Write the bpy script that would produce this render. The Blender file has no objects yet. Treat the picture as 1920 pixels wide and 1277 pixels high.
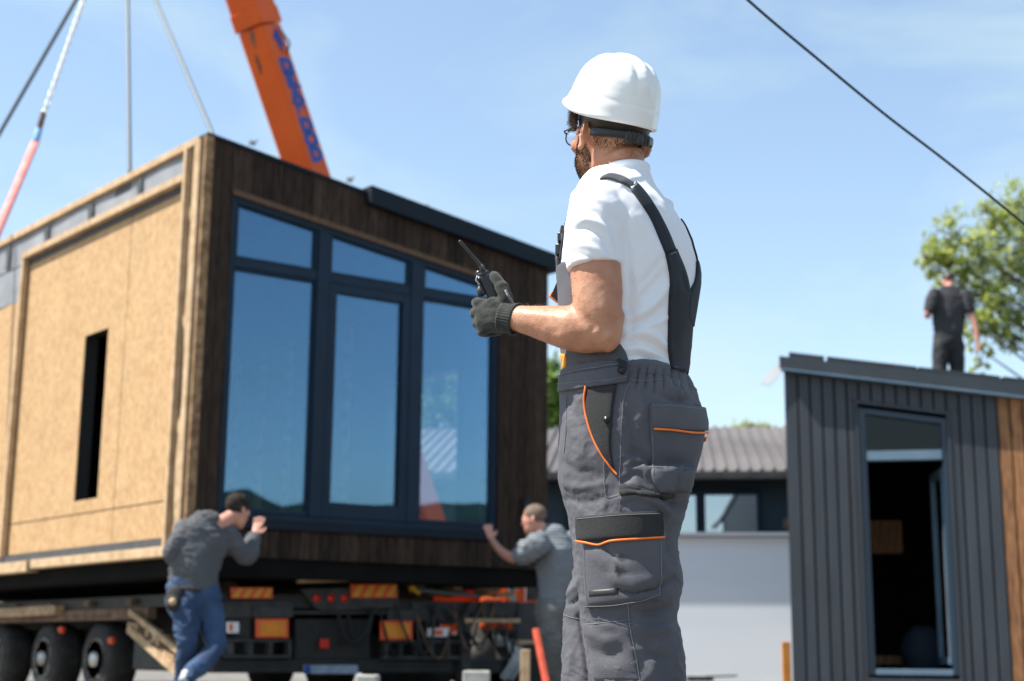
import bpy, bmesh, math, random
import numpy as np
from mathutils import Vector, Matrix, noise
from mathutils.bvhtree import BVHTree
random.seed(7); RNG = np.random.default_rng(7)
PI = math.pi
S = bpy.context.scene; COL = S.collection

# ------------------------------------------------------------------ camera
FOC = 2773.0; CX, CY = 960.0, 638.5
TH = math.atan((1225-638.5)/FOC); RO = math.radians(.5)
CAM = Vector((0, 0, .42))
FW = Vector((0, math.cos(TH), math.sin(TH)))
_R0 = Vector((1, 0, 0)); _U0 = Vector((0, -math.sin(TH), math.cos(TH)))
RT = _R0*math.cos(RO)+_U0*math.sin(RO); UP = _U0*math.cos(RO)-_R0*math.sin(RO)
cd = bpy.data.cameras.new('camera'); cam = bpy.data.objects.new('camera', cd); COL.objects.link(cam)
cd.sensor_width = 36; cd.lens = 36*FOC/1920; cd.clip_end = 2000; cd.clip_start = .05
M3 = Matrix((RT, UP, -FW)).transposed(); cam.matrix_world = Matrix.Translation(CAM) @ M3.to_4x4()
cd.dof.use_dof = True; cd.dof.focus_distance = 3.36; cd.dof.aperture_fstop = 3.8
S.camera = cam
def ray(x, y): return FW*FOC+RT*(x-CX)-UP*(y-CY)
def at(x, y, Y):
    d = ray(x, y); return CAM+d*(Y/d.y)
def proj(p):
    d = Vector(p)-CAM; z = d.dot(FW); return (CX+FOC*d.dot(RT)/z, CY-FOC*d.dot(UP)/z)
def projn(V):
    D = V-np.array(CAM); z = D@np.array(FW)
    return np.stack([CX+FOC*(D@np.array(RT))/z, CY-FOC*(D@np.array(UP))/z], 1)

# ------------------------------------------------------------------ objects
def tag(o, label=None, cat=None, group=None, kind=None):
    if label: o['label'] = label
    if cat: o['category'] = cat
    if group: o['group'] = group
    if kind: o['kind'] = kind
    return o
def empty(name, loc, label, cat, group=None, rz=0):
    o = bpy.data.objects.new(name, None); COL.objects.link(o); o.location = loc; o.rotation_euler = (0, 0, rz)
    o.empty_display_size = .1
    return tag(o, label, cat, group)
def origin(o):
    v = Vector((0, 0, 0))
    while o is not None: v = v+Vector(o.location); o = o.parent
    return v
def link(name, V, F, mat, parent=None, smooth=True, mids=None):
    """V in world coordinates; stored relative to the parent's origin"""
    me = bpy.data.meshes.new(name)
    off = origin(parent) if parent is not None else Vector((0, 0, 0))
    V = np.asarray(V, dtype=float)
    if parent is None and len(V):
        off = Vector(((V[:, 0].min()+V[:, 0].max())/2, (V[:, 1].min()+V[:, 1].max())/2, V[:, 2].min()))
    V = V-np.array(off)
    me.from_pydata(V.tolist(), [], [tuple(f) for f in F])
    for m in (mat if isinstance(mat, (list, tuple)) else [mat]): me.materials.append(m)
    if mids is not None: me.polygons.foreach_set('material_index', mids)
    me.polygons.foreach_set('use_smooth', [smooth]*len(me.polygons)); me.update()
    o = bpy.data.objects.new(name, me); COL.objects.link(o)
    if parent is not None: o.parent = parent
    else: o.location = off
    return o
class MB:
    def __init__(s): s.V = []; s.F = []
    def add(s, V, F):
        n = len(s.V); s.V += [tuple(v) for v in V]; s.F += [tuple(i+n for i in f) for f in F]; return s
    def box(s, c, sx, sy, sz, ax=Vector((1, 0, 0)), ay=Vector((0, 1, 0)), az=Vector((0, 0, 1))):
        c = Vector(c); P = [c+ax*(i*sx/2)+ay*(j*sy/2)+az*(k*sz/2) for i in (-1, 1) for j in (-1, 1) for k in (-1, 1)]
        return s.add(P, [(0, 1, 3, 2), (4, 6, 7, 5), (0, 4, 5, 1), (2, 3, 7, 6), (0, 2, 6, 4), (1, 5, 7, 3)])
    def prism(s, pts, n, d0, d1):
        n = Vector(n); k = len(pts); P = [Vector(p)+n*d0 for p in pts]+[Vector(p)+n*d1 for p in pts]
        return s.add(P, [tuple(range(k))[::-1], tuple(range(k, 2*k))]+[(i, (i+1) % k, k+(i+1) % k, k+i) for i in range(k)])
    def beam(s, a, b, w, h, up=Vector((0, 0, 1))):
        a = Vector(a); b = Vector(b); t = (b-a).normalized(); x = t.cross(up).normalized(); y = x.cross(t).normalized()
        return s.box((a+b)/2, w, (b-a).length, h, x, t, y)
    def tube(s, pts, ra, rb=None, axis=None, n=16, cap='round'):
        V, F = tube(pts, ra, rb, axis, n, cap); return s.add(V, F)
    def ball(s, c, rx, ry=None, rz=None, M=None, n=16):
        V, F = ball(c, rx, ry, rz, M, n); return s.add(V, F)
    def build(s, name, mat, parent=None, smooth=False, bevel=0):
        o = link(name, s.V, s.F, mat, parent, smooth)
        bm = bmesh.new(); bm.from_mesh(o.data); bmesh.ops.recalc_face_normals(bm, faces=bm.faces); bm.to_mesh(o.data); bm.free()
        if bevel:
            m = o.modifiers.new('bevel', 'BEVEL'); m.width = bevel; m.segments = 2; m.limit_method = 'ANGLE'
        return o
def tube(pts, ra, rb=None, axis=None, n=16, cap='round'):
    pts = [Vector(p) for p in pts]; k = len(pts)
    ra = [ra]*k if not hasattr(ra, '__len__') else list(ra)
    rb = list(ra) if rb is None else ([rb]*k if not hasattr(rb, '__len__') else list(rb))
    T = [(pts[min(i+1, k-1)]-pts[max(i-1, 0)]).normalized() for i in range(k)]
    if axis is None:
        axis = Vector((0, 0, 1)) if abs(T[0].z) < .8 else Vector((1, 0, 0))
        A = []; prev = axis
        for t in T:
            a = (prev-t*prev.dot(t)).normalized(); A.append(a); prev = a
    else:
        ax = [Vector(axis)]*k if not isinstance(axis, list) else [Vector(a) for a in axis]
        A = [(a-t*a.dot(t)).normalized() for a, t in zip(ax, T)]
    rings = []
    def ring(c, a, b, x, y): rings.append([c+a*(x*math.cos(2*PI*j/n))+b*(y*math.sin(2*PI*j/n)) for j in range(n)])
    if cap == 'round':
        t = T[0]; a = A[0]; b = t.cross(a); m = min(ra[0], rb[0])
        for q in (80, 55, 28): ring(pts[0]-t*m*math.sin(math.radians(q)), a, b, ra[0]*math.cos(math.radians(q)), rb[0]*math.cos(math.radians(q)))
    for i in range(k): ring(pts[i], A[i], T[i].cross(A[i]), ra[i], rb[i])
    if cap == 'round':
        t = T[-1]; a = A[-1]; b = t.cross(a); m = min(ra[-1], rb[-1])
        for q in (28, 55, 80): ring(pts[-1]+t*m*math.sin(math.radians(q)), a, b, ra[-1]*math.cos(math.radians(q)), rb[-1]*math.cos(math.radians(q)))
    return stack(rings, n)
def stack(rings, n, caps=True):
    V = [v for r in rings for v in r]; F = []
    for i in range(len(rings)-1):
        for j in range(n):
            j2 = (j+1) % n; F.append((i*n+j, i*n+j2, (i+1)*n+j2, (i+1)*n+j))
    if caps: F.append(tuple(range(n))[::-1]); F.append(tuple((len(rings)-1)*n+j for j in range(n)))
    return V, F
def ball(c, rx, ry=None, rz=None, M=None, n=16):
    ry = rx if ry is None else ry; rz = rx if rz is None else rz; c = Vector(c); rings = []
    for i in range(1, n//2+1):
        a = PI*i/(n//2+1)
        rings.append([Vector((rx*math.sin(a)*math.cos(2*PI*j/n), ry*math.sin(a)*math.sin(2*PI*j/n), -rz*math.cos(a))) for j in range(n)])
    V, F = stack(rings, n)
    return [c+((M @ v) if M else v) for v in V], F
def catmull(P, m=6):
    P = [Vector(p) for p in P]; out = []
    for i in range(len(P)-1):
        a = P[max(i-1, 0)]; b = P[i]; c = P[i+1]; d = P[min(i+2, len(P)-1)]
        for k in range(m):
            t = k/m; out.append(.5*((2*b)+(c-a)*t+(2*a-5*b+4*c-d)*t*t+(3*b-a-3*c+d)*t**3))
    out.append(P[-1]); return out
def spline(xs, ys, x):
    """smooth monotone-ish interpolation"""
    xs = list(xs); i = max(0, min(len(xs)-2, int(np.searchsorted(xs, x))-1)); h = xs[i+1]-xs[i]; t = min(1, max(0, (x-xs[i])/h))
    def sl(j):
        if j <= 0: return (ys[1]-ys[0])/(xs[1]-xs[0])
        if j >= len(xs)-1: return (ys[-1]-ys[-2])/(xs[-1]-xs[-2])
        return (ys[j+1]-ys[j-1])/(xs[j+1]-xs[j-1])
    m0, m1 = sl(i)*h, sl(i+1)*h
    return (2*t**3-3*t*t+1)*ys[i]+(t**3-2*t*t+t)*m0+(-2*t**3+3*t*t)*ys[i+1]+(t**3-t*t)*m1
def remesh(parts, voxel, smooth=4, factor=.5):
    """union of overlapping closed shapes as one continuous surface"""
    b = MB()
    for V, F in parts: b.add(V, F)
    me = bpy.data.meshes.new('tmp'); me.from_pydata([tuple(v) for v in b.V], [], b.F); me.update()
    bm = bmesh.new(); bm.from_mesh(me); bmesh.ops.recalc_face_normals(bm, faces=bm.faces); bm.to_mesh(me); bm.free()
    o = bpy.data.objects.new('tmp', me); COL.objects.link(o)
    m = o.modifiers.new('r', 'REMESH'); m.mode = 'VOXEL'; m.voxel_size = voxel
    if smooth:
        s = o.modifiers.new('s', 'SMOOTH'); s.iterations = smooth; s.factor = factor
    dg = bpy.context.evaluated_depsgraph_get(); ev = o.evaluated_get(dg); m2 = ev.to_mesh()
    V = np.empty(len(m2.vertices)*3); m2.vertices.foreach_get('co', V); V = V.reshape(-1, 3)
    F = [tuple(p.vertices) for p in m2.polygons]; ev.to_mesh_clear()
    bpy.data.objects.remove(o); bpy.data.meshes.remove(me)
    return V, F
def normals(V, F):
    me = bpy.data.meshes.new('n'); me.from_pydata(V.tolist(), [], F); me.update()
    N = np.empty(len(V)*3); me.vertices.foreach_get('normal', N); bpy.data.meshes.remove(me); return N.reshape(-1, 3)
def bvh(V, F): return BVHTree.FromPolygons([tuple(v) for v in V], F)

# ------------------------------------------------------------------ materials
class NT:
    def __init__(s, name):
        s.m = bpy.data.materials.new(name); s.m.use_nodes = True; s.t = s.m.node_tree; s.t.nodes.clear()
        s.out = s.n('ShaderNodeOutputMaterial')
    def n(s, ty, **kw):
        x = s.t.nodes.new(ty)
        for k, v in kw.items():
            if k.startswith('i_'):
                key = k[2:].replace('_', ' ')
                x.inputs[key].default_value = v
            else: setattr(x, k, v)
        return x
    def l(s, a, b): s.t.links.new(a, b)
def c4(c): return (c[0], c[1], c[2], 1)
def mat(name, c1, c2=None, scale=8, rough=.7, metal=0, bump=0, bscale=60, stretch=(1, 1, 1), detail=4, lo=.35, hi=.65,
        island=0, sheen=0, sss=0, coat=0, weave=0, spec=.5, alt=None):
    k = NT(name); p = k.n('ShaderNodeBsdfPrincipled'); k.l(p.outputs[0], k.out.inputs[0])
    p.inputs['Roughness'].default_value = rough; p.inputs['Metallic'].default_value = metal
    p.inputs['Specular IOR Level'].default_value = spec
    if sheen: p.inputs['Sheen Weight'].default_value = sheen
    if coat: p.inputs['Coat Weight'].default_value = coat; p.inputs['Coat Roughness'].default_value = .15
    if sss:
        p.inputs['Subsurface Weight'].default_value = sss; p.inputs['Subsurface Radius'].default_value = (1, .35, .2); p.inputs['Subsurface Scale'].default_value = .008
    tc = k.n('ShaderNodeTexCoord'); mp = k.n('ShaderNodeMapping'); mp.inputs['Scale'].default_value = stretch
    k.l(tc.outputs['Object'], mp.inputs[0])
    if c2 is None: p.inputs['Base Color'].default_value = c4(c1); col = None
    else:
        nz = k.n('ShaderNodeTexNoise'); nz.inputs['Scale'].default_value = scale; nz.inputs['Detail'].default_value = detail
        k.l(mp.outputs[0], nz.inputs['Vector'])
        r = k.n('ShaderNodeValToRGB'); r.color_ramp.elements[0].position = lo; r.color_ramp.elements[1].position = hi
        r.color_ramp.elements[0].color = c4(c1); r.color_ramp.elements[1].color = c4(c2)
        k.l(nz.outputs[0], r.inputs[0]); col = r.outputs[0]
    if island:
        g = k.n('ShaderNodeNewGeometry'); h = k.n('ShaderNodeMapRange'); h.inputs[3].default_value = 1-island; h.inputs[4].default_value = 1+island
        k.l(g.outputs['Random Per Island'], h.inputs[0])
        mx = k.n('ShaderNodeMix', data_type='RGBA', blend_type='MULTIPLY'); mx.inputs[0].default_value = 1
        if col is None: mx.inputs[6].default_value = c4(c1)
        else: k.l(col, mx.inputs[6])
        k.l(h.outputs[0], mx.inputs[7]); col = mx.outputs[2]
    if col is not None: k.l(col, p.inputs['Base Color'])
    if bump or weave:
        src = None
        if bump:
            nb = k.n('ShaderNodeTexNoise'); nb.inputs['Scale'].default_value = bscale; nb.inputs['Detail'].default_value = 6
            k.l(mp.outputs[0], nb.inputs['Vector'])
            b = k.n('ShaderNodeBump'); b.inputs['Strength'].default_value = bump; b.inputs['Distance'].default_value = .01
            k.l(nb.outputs[0], b.inputs['Height']); src = b.outputs[0]
        if weave:
            for dr in ('DIAGONAL', 'Z'):
                w = k.n('ShaderNodeTexWave'); w.bands_direction = dr; w.inputs['Scale'].default_value = weave; w.inputs['Distortion'].default_value = .4
                k.l(tc.outputs['Object'], w.inputs[0])
                b = k.n('ShaderNodeBump'); b.inputs['Strength'].default_value = .25; b.inputs['Distance'].default_value = .001
                k.l(w.outputs[1], b.inputs['Height'])
                if src is not None: k.l(src, b.inputs['Normal'])
                src = b.outputs[0]
        k.l(src, p.inputs['Normal'])
    return k.m
def osb_mat():
    k = NT('oriented_strand_board'); p = k.n('ShaderNodeBsdfPrincipled'); k.l(p.outputs[0], k.out.inputs[0]); p.inputs['Roughness'].default_value = .75
    tc = k.n('ShaderNodeTexCoord'); nz = k.n('ShaderNodeTexNoise', i_Scale=7.0); k.l(tc.outputs['Object'], nz.inputs[0])
    mp = k.n('ShaderNodeMapping'); mp.inputs['Scale'].default_value = (44, 44, 20); k.l(tc.outputs['Object'], mp.inputs[0])
    ad = k.n('ShaderNodeVectorMath', operation='ADD'); sc = k.n('ShaderNodeVectorMath', operation='SCALE'); sc.inputs['Scale'].default_value = 3.0
    k.l(nz.outputs[1], sc.inputs[0]); k.l(mp.outputs[0], ad.inputs[0]); k.l(sc.outputs[0], ad.inputs[1])
    v = k.n('ShaderNodeTexVoronoi', i_Scale=1.0); k.l(ad.outputs[0], v.inputs['Vector'])
    sp = k.n('ShaderNodeSeparateColor'); k.l(v.outputs['Color'], sp.inputs[0])
    r = k.n('ShaderNodeValToRGB'); e = r.color_ramp.elements; e[0].color = (.375, .215, .092, 1); e[1].color = (.50, .33, .17, 1)
    x = e.new(.25); x.color = (.42, .25, .11, 1); x = e.new(.6); x.color = (.465, .295, .14, 1)
    k.l(sp.outputs[0], r.inputs[0])
    n2 = k.n('ShaderNodeTexNoise', i_Scale=2.2); k.l(tc.outputs['Object'], n2.inputs[0])
    mr = k.n('ShaderNodeMapRange'); mr.inputs[3].default_value = .86; mr.inputs[4].default_value = 1.12; k.l(n2.outputs[0], mr.inputs[0])
    mx = k.n('ShaderNodeMix', data_type='RGBA', blend_type='MULTIPLY'); mx.inputs[0].default_value = 1
    k.l(r.outputs[0], mx.inputs[6]); k.l(mr.outputs[0], mx.inputs[7]); k.l(mx.outputs[2], p.inputs['Base Color'])
    b = k.n('ShaderNodeBump', i_Strength=.3, i_Distance=.004); k.l(sp.outputs[1], b.inputs['Height']); k.l(b.outputs[0], p.inputs['Normal'])
    return k.m
def glass_mat(name, refl, tcol, gcol, rough=.005):
    k = NT(name); g = k.n('ShaderNodeBsdfGlossy', i_Color=c4(gcol), i_Roughness=rough); t = k.n('ShaderNodeBsdfTransparent', i_Color=c4(tcol))
    lw = k.n('ShaderNodeFresnel', i_IOR=1.5); mr = k.n('ShaderNodeMapRange'); mr.inputs[1].default_value = .04; mr.inputs[2].default_value = 1; mr.inputs[3].default_value = refl; mr.inputs[4].default_value = 1
    tc = k.n('ShaderNodeTexCoord'); nz = k.n('ShaderNodeTexNoise', i_Scale=1.1); k.l(tc.outputs['Object'], nz.inputs[0])
    b = k.n('ShaderNodeBump', i_Strength=.04, i_Distance=.02); k.l(nz.outputs[0], b.inputs['Height']); k.l(b.outputs[0], g.inputs['Normal'])
    k.l(lw.outputs[0], mr.inputs[0]); mx = k.n('ShaderNodeMixShader'); k.l(mr.outputs[0], mx.inputs[0]); k.l(t.outputs[0], mx.inputs[1]); k.l(g.outputs[0], mx.inputs[2])
    k.l(mx.outputs[0], k.out.inputs[0]); return k.m
def leaf_mat(name, a, b):
    k = NT(name); d = k.n('ShaderNodeBsdfPrincipled', i_Roughness=.55); t = k.n('ShaderNodeBsdfTranslucent'); mx = k.n('ShaderNodeMixShader'); mx.inputs[0].default_value = .35
    g = k.n('ShaderNodeNewGeometry'); r = k.n('ShaderNodeValToRGB'); r.color_ramp.elements[0].color = c4(a); r.color_ramp.elements[1].color = c4(b)
    k.l(g.outputs['Random Per Island'], r.inputs[0]); k.l(r.outputs[0], d.inputs['Base Color']); k.l(r.outputs[0], t.inputs[0])
    k.l(d.outputs[0], mx.inputs[1]); k.l(t.outputs[0], mx.inputs[2]); k.l(mx.outputs[0], k.out.inputs[0]); return k.m
def emit_free(name, c): return mat(name, c, rough=.4)

M = dict(
 osb=osb_mat(),
 timber=mat('pale_sawn_timber', (.40, .26, .135), (.54, .38, .225), 5, .7, stretch=(2, 2, 2), bump=.15),
 timber2=mat('weathered_timber', (.30, .19, .10), (.52, .36, .21), 9, .8, bump=.3),
 bark=mat('wany_edge_bark', (.16, .085, .04), (.36, .22, .11), 14, .9, bump=.5),
 clad=mat('charred_brown_boards', (.015, .0095, .007), (.062, .039, .027), 6, .72, spec=.15, stretch=(9, 9, 1.0), island=.38, bump=.2, bscale=30, lo=.3, hi=.72),
 clad_strip=mat('orange_wood_strip', (.07, .032, .011), (.13, .065, .024), 10, .6, stretch=(5, 5, 1)),
 memb=mat('grey_membrane', (.20, .21, .225), (.29, .295, .31), 4, .55, bump=.6, bscale=7),
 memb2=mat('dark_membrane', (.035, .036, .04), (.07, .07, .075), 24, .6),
 frame=mat('navy_window_frame', (.003, .014, .032), (.004, .018, .040), 3, .5, spec=.3),
 black=mat('black_rubber', (.012, .012, .013), rough=.7),
 flash=mat('black_metal_flashing', (.003, .008, .015), (.005, .011, .02), 3, .6, spec=.25),
 glass=glass_mat('blue_coated_glass', .185, (.93, .97, .98), (.32, .57, .82)),
 glass2=glass_mat('dark_window_glass', .45, (.35, .4, .42), (.75, .85, .95)), glass3=glass_mat('dim_window_glass', .035, (.35, .34, .32), (.7, .72, .72)),
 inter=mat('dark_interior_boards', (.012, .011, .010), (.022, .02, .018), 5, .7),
 orange=mat('orange_crane_paint', (.68, .090, .006), (.78, .115, .010), 1.5, .45, spec=.3),
 orange2=mat('dark_orange_paint', (.45, .06, .008), (.6, .1, .02), 3, .5),
 blue=mat('blue_lettering_paint', (.008, .06, .30), rough=.4),
 steel=mat('galvanised_cable', (.11, .14, .16), (.15, .18, .2), 60, .6, metal=0),
 chain=mat('grey_steel_chain', (.38, .40, .42), (.5, .5, .5), 40, .4, metal=.7),
 pink=mat('faded_red_sling', (.80, .22, .20), (.85, .33, .30), 12, .8),
 bluesl=mat('light_blue_sleeve', (.18, .38, .68), (.24, .45, .72), 10, .7),
 chassis=mat('grimy_black_chassis', (.005, .005, .005), (.020, .017, .014), 7, .6, bump=.3),
 chassis2=mat('dusty_grey_steel', (.022, .022, .023), (.05, .047, .043), 8, .6, bump=.3),
 rust=mat('rusty_brown_steel', (.09, .05, .03), (.20, .12, .07), 8, .8),
 tyre=mat('dusty_tyre', (.014, .013, .012), (.035, .032, .028), 12, .85, bump=.4),
 rim=mat('worn_silver_rim', (.30, .29, .27), (.55, .53, .5), 9, .4, metal=.5),
 red=mat('red_lamp_lens', (.62, .03, .015), rough=.25), amber=mat('amber_reflector', (.80, .27, .01), (.72, .22, .01), 12, .3),
 redor=mat('red_orange_stripe', (.80, .10, .02), rough=.4), yel=mat('yellow_stripe', (.70, .36, .02), rough=.4),
 white=mat('white_enamel', (.78, .79, .8), rough=.5),
 concrete=mat('pale_concrete', (.30, .29, .26), (.44, .42, .38), 9, .85, bump=.3),
 whitewall=mat('white_rendered_wall', (.76, .81, .86), (.84, .88, .92), .6, .8, stretch=(.25, .25, 3)),
 ground=mat('dusty_gravel', (.11, .10, .09), (.19, .175, .155), 3, .95, bump=.6, bscale=20, detail=8),
 hill=mat('dark_wooded_hill', (.006, .014, .010), (.018, .032, .016), .25, .95),
 roofm=mat('weathered_roof_sheet', (.105, .092, .086), (.15, .133, .125), .7, .6, metal=.1),
 bwall=mat('dark_slate_wall', (.018, .040, .055), (.024, .05, .068), .8, .7),
 shed=mat('anthracite_cladding', (.027, .032, .041), (.036, .043, .053), 3, .55, island=.10, stretch=(3, 3, .4), bump=.08),
 shedw=mat('brown_larch_boards', (.16, .065, .024), (.38, .17, .062), 8, .65, stretch=(8, 8, .7), island=.25),
 shedf=mat('anthracite_fascia', (.022, .028, .036), (.03, .037, .046), 3, .45),
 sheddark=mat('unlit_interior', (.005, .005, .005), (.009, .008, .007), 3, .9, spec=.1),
 lblue=mat('grey_blue_frame', (.10, .16, .22), (.13, .20, .27), 3, .4),
 nvframe=mat('deep_blue_frame', (.014, .032, .055), rough=.4),
 panelm=mat('dark_roof_panel', (.014, .017, .021), (.022, .025, .03), 6, .35),
 wire=mat('black_wire', (.020, .035, .05), rough=.6),
 trunk=mat('tree_bark', (.09, .07, .05), (.18, .15, .12), 10, .9, bump=.5),
 leafa=leaf_mat('spring_green_leaves', (.24, .31, .04), (.48, .52, .13)), leafb=leaf_mat('bright_green_leaves', (.06, .13, .012), (.20, .30, .035)),
 orpost=mat('orange_painted_wood', (.75, .26, .04), (.8, .33, .07), 5, .6),
 skin=mat('reddish_skin', (.40, .165, .085), (.55, .28, .17), 11, .5, sss=.12, bump=.12, bscale=240, detail=5),  # skin tone with reddish noise variation
 skin2=mat('ruddy_skin', (.50, .22, .15), (.56, .27, .19), 14, .5),
 beard=mat('dark_brown_beard', (.03, .016, .009), (.055, .028, .015), 40, .6),
 hair=mat('dark_brown_hair', (.018, .010, .006), (.045, .024, .014), 30, .45),
 hairg=mat('greying_hair', (.020, .015, .012), (.055, .043, .035), 30, .9, spec=.1), hairb=mat('short_fair_brown_hair', (.10, .065, .045), (.18, .125, .09), 25, .8),
 ahair=mat('fair_arm_hair', (.30, .15, .07), rough=.5),
 shirt=mat('white_cotton', (.76, .76, .79), (.80, .80, .82), 3, .85, sheen=.15, bump=.05, bscale=350),
 trous=mat('grey_work_cloth', (.064, .065, .077), (.098, .096, .110), 5, .82, sheen=.05, weave=260, bump=.1, bscale=130, detail=8),
 trousd=mat('black_work_cloth', (.012, .012, .013), (.02, .02, .021), 12, .8, weave=260, bump=.1, bscale=130),
 strap=mat('navy_black_webbing', (.007, .010, .016), (.012, .015, .022), 30, .75, weave=300),
 stitch=mat('grey_thread', (.17, .17, .185), rough=.8),
 piping=mat('orange_piping', (.85, .16, .02), (.9, .2, .03), 30, .6),
 orcloth=mat('orange_cloth', (.85, .28, .02), (.9, .33, .03), 10, .7),
 plast=mat('black_plastic', (.010, .011, .012), rough=.35), plast2=mat('scuffed_black_plastic', (.018, .018, .019), (.03, .03, .03), 30, .5),
 helmet=mat('white_glossy_helmet', (.80, .81, .80), (.84, .85, .84), 6, .28, coat=.25),
 glove=mat('black_knit_glove', (.016, .017, .016), (.04, .042, .038), 60, .95, sheen=.12, weave=420, bump=.3, bscale=300),
 specs=mat('blue_black_spectacle_frame', (.01, .015, .03), rough=.25),
 eyew=mat('eye_white', (.7, .68, .66), rough=.3),
 greyhood=mat('grey_marl_cotton', (.072, .073, .080), (.088, .09, .097), 9, .9),
 stripe=mat('grey_striped_cotton', (.10, .115, .13), (.2, .22, .24), 1, .9),
 jeans=mat('blue_denim', (.012, .030, .075), (.038, .078, .16), 4, .85),
 gtrous=mat('pale_grey_trousers', (.085, .085, .08), (.14, .138, .13), 6, .85),
 dshirt=mat('charcoal_shirt', (.032, .032, .036), (.042, .042, .046), 8, .9),
 dtrous=mat('black_cargo_cloth', (.014, .015, .017), (.028, .03, .033), 5, .9),
 shoe=mat('pale_trainer', (.35, .36, .38), (.5, .5, .5), 9, .7), boot=mat('dark_boot', (.02, .017, .014), rough=.6),
)
M['redrail'] = mat('worn_red_paint', (.42, .05, .02), (.55, .08, .03), 12, .6)
M['plate'] = mat('grey_blue_plate', (.20, .26, .34), (.32, .38, .46), 9, .6)  # mottled grey-blue base for the licence plate
M['curl'] = mat('brown_curls', (.06, .032, .018), (.11, .06, .032), 40, .5)
M['lens'] = glass_mat('clear_lens', .06, (.93, .95, .97), (1, 1, 1))
# fine stripes for one shirt
def stripes():
    m = M['stripe']; t = m.node_tree; p = [n for n in t.nodes if n.type == 'BSDF_PRINCIPLED'][0]
    tc = t.nodes.new('ShaderNodeTexCoord'); w = t.nodes.new('ShaderNodeTexWave'); w.bands_direction = 'Z'; w.inputs['Scale'].default_value = 12; w.inputs['Distortion'].default_value = .9
    r = t.nodes.new('ShaderNodeValToRGB'); r.color_ramp.elements[0].color = (.04, .05, .065, 1); r.color_ramp.elements[1].color = (.26, .28, .30, 1)
    t.links.new(tc.outputs['Object'], w.inputs[0]); t.links.new(w.outputs[1], r.inputs[0]); t.links.new(r.outputs[0], p.inputs['Base Color'])
stripes()

# ------------------------------------------------------------------ light
SAZ, SEL = math.radians(-97), math.radians(56)
SUN = Vector((math.sin(SAZ)*math.cos(SEL), math.cos(SAZ)*math.cos(SEL), math.sin(SEL)))
W = bpy.data.worlds.new('World'); S.world = W; W.use_nodes = True
wt = W.node_tree; bg = wt.nodes['Background']; sk = wt.nodes.new('ShaderNodeTexSky'); sk.sky_type = 'NISHITA'; sk.sun_disc = False
sk.sun_elevation = SEL; sk.sun_rotation = SAZ; sk.air_density = 1.05; sk.dust_density = .35; sk.ozone_density = .05
tc = wt.nodes.new('ShaderNodeTexCoord'); mp = wt.nodes.new('ShaderNodeMapping'); mp.inputs['Scale'].default_value = (1.2, 1.2, 3.4)
nz = wt.nodes.new('ShaderNodeTexNoise'); nz.inputs['Scale'].default_value = 2.6; nz.inputs['Detail'].default_value = 7; nz.inputs['Roughness'].default_value = .55
nz.inputs['Distortion'].default_value = .5
cr = wt.nodes.new('ShaderNodeValToRGB'); cr.color_ramp.elements[0].position = .47; cr.color_ramp.elements[1].position = .74; cr.color_ramp.elements[0].color = (.13, .13, .13, 1); cr.color_ramp.elements[1].color = (.75, .75, .75, 1)
mx = wt.nodes.new('ShaderNodeMix'); mx.data_type = 'RGBA'; mx.inputs[7].default_value = (3.2, 4.1, 4.25, 1)
wt.links.new(tc.outputs['Generated'], mp.inputs[0]); wt.links.new(mp.outputs[0], nz.inputs[0]); wt.links.new(nz.outputs[0], cr.inputs[0]); wt.links.new(cr.outputs[0], mx.inputs[0])
wt.links.new(sk.outputs[0], mx.inputs[6]); wt.links.new(mx.outputs[2], bg.inputs[0]); bg.inputs[1].default_value = .117
sl = bpy.data.lights.new('sun', 'SUN'); sl.energy = 4.75; sl.angle = math.radians(.53); sl.color = (1, .95, .87)
so = bpy.data.objects.new('sun', sl); COL.objects.link(so); so.rotation_euler = (-SUN).to_track_quat('-Z', 'Y').to_euler(); so.location = SUN*40
S.view_settings.view_transform = 'Standard'; S.view_settings.look = 'None'; S.view_settings.gamma = 1; S.view_settings.exposure = .95
S.cycles.max_bounces = 8; S.cycles.transparent_max_bounces = 16
# ================================================================== SETTING
def structure(name, V, F, m, smooth=False): return tag(link(name, V, F, m, None, smooth), kind='structure')
def grid_ground():
    V = []; F = []; nx = 90; xs = [-260*(abs(1-2*i/nx)**2.2)*(1 if i < nx/2 else -1) for i in range(nx+1)]
    ys = [-120+ 8*j for j in range(12)]+[-24+2*j for j in range(45)]+[66+12*j for j in range(18)]
    for y in ys:
        for x in xs:
            d = math.hypot(x, y); z = .05*noise.noise(Vector((x*.25, y*.25, 0)))*min(1, max(0, (d-19)/8))
            V.append((x, y, z-.002))
    w = nx+1
    for j in range(len(ys)-1):
        for i in range(nx): F.append((j*w+i, j*w+i+1, (j+1)*w+i+1, (j+1)*w+i))
    return V, F
structure('ground', *grid_ground(), M['ground'], True)
def hill_ring():
    V = []; F = []; k = 220
    for i in range(k+1):
        a = math.radians(62+ 360*i/k); h = ((10.3 if i < 40 else 6.3)+(1.6 if i < 40 else 2.6)*noise.noise(Vector((i*.13, 0, 3)))+1.0*noise.noise(Vector((i*.9, 1, 3))))*(1 if i < 46 else max(.2, 1-(i-46)/8, 1-(k-i)/6))
        for r, z in ((66, -.5), (76, h*.75), (84, h), (100, h*1.05), (120, -1)):
            V.append((math.sin(a)*r, math.cos(a)*r, z))
    for i in range(k):
        for j in range(4): F.append((i*5+j, i*5+j+1, (i+1)*5+j+1, (i+1)*5+j))
    return V, F
structure('hills', *hill_ring(), M['hill'], True)

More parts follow.
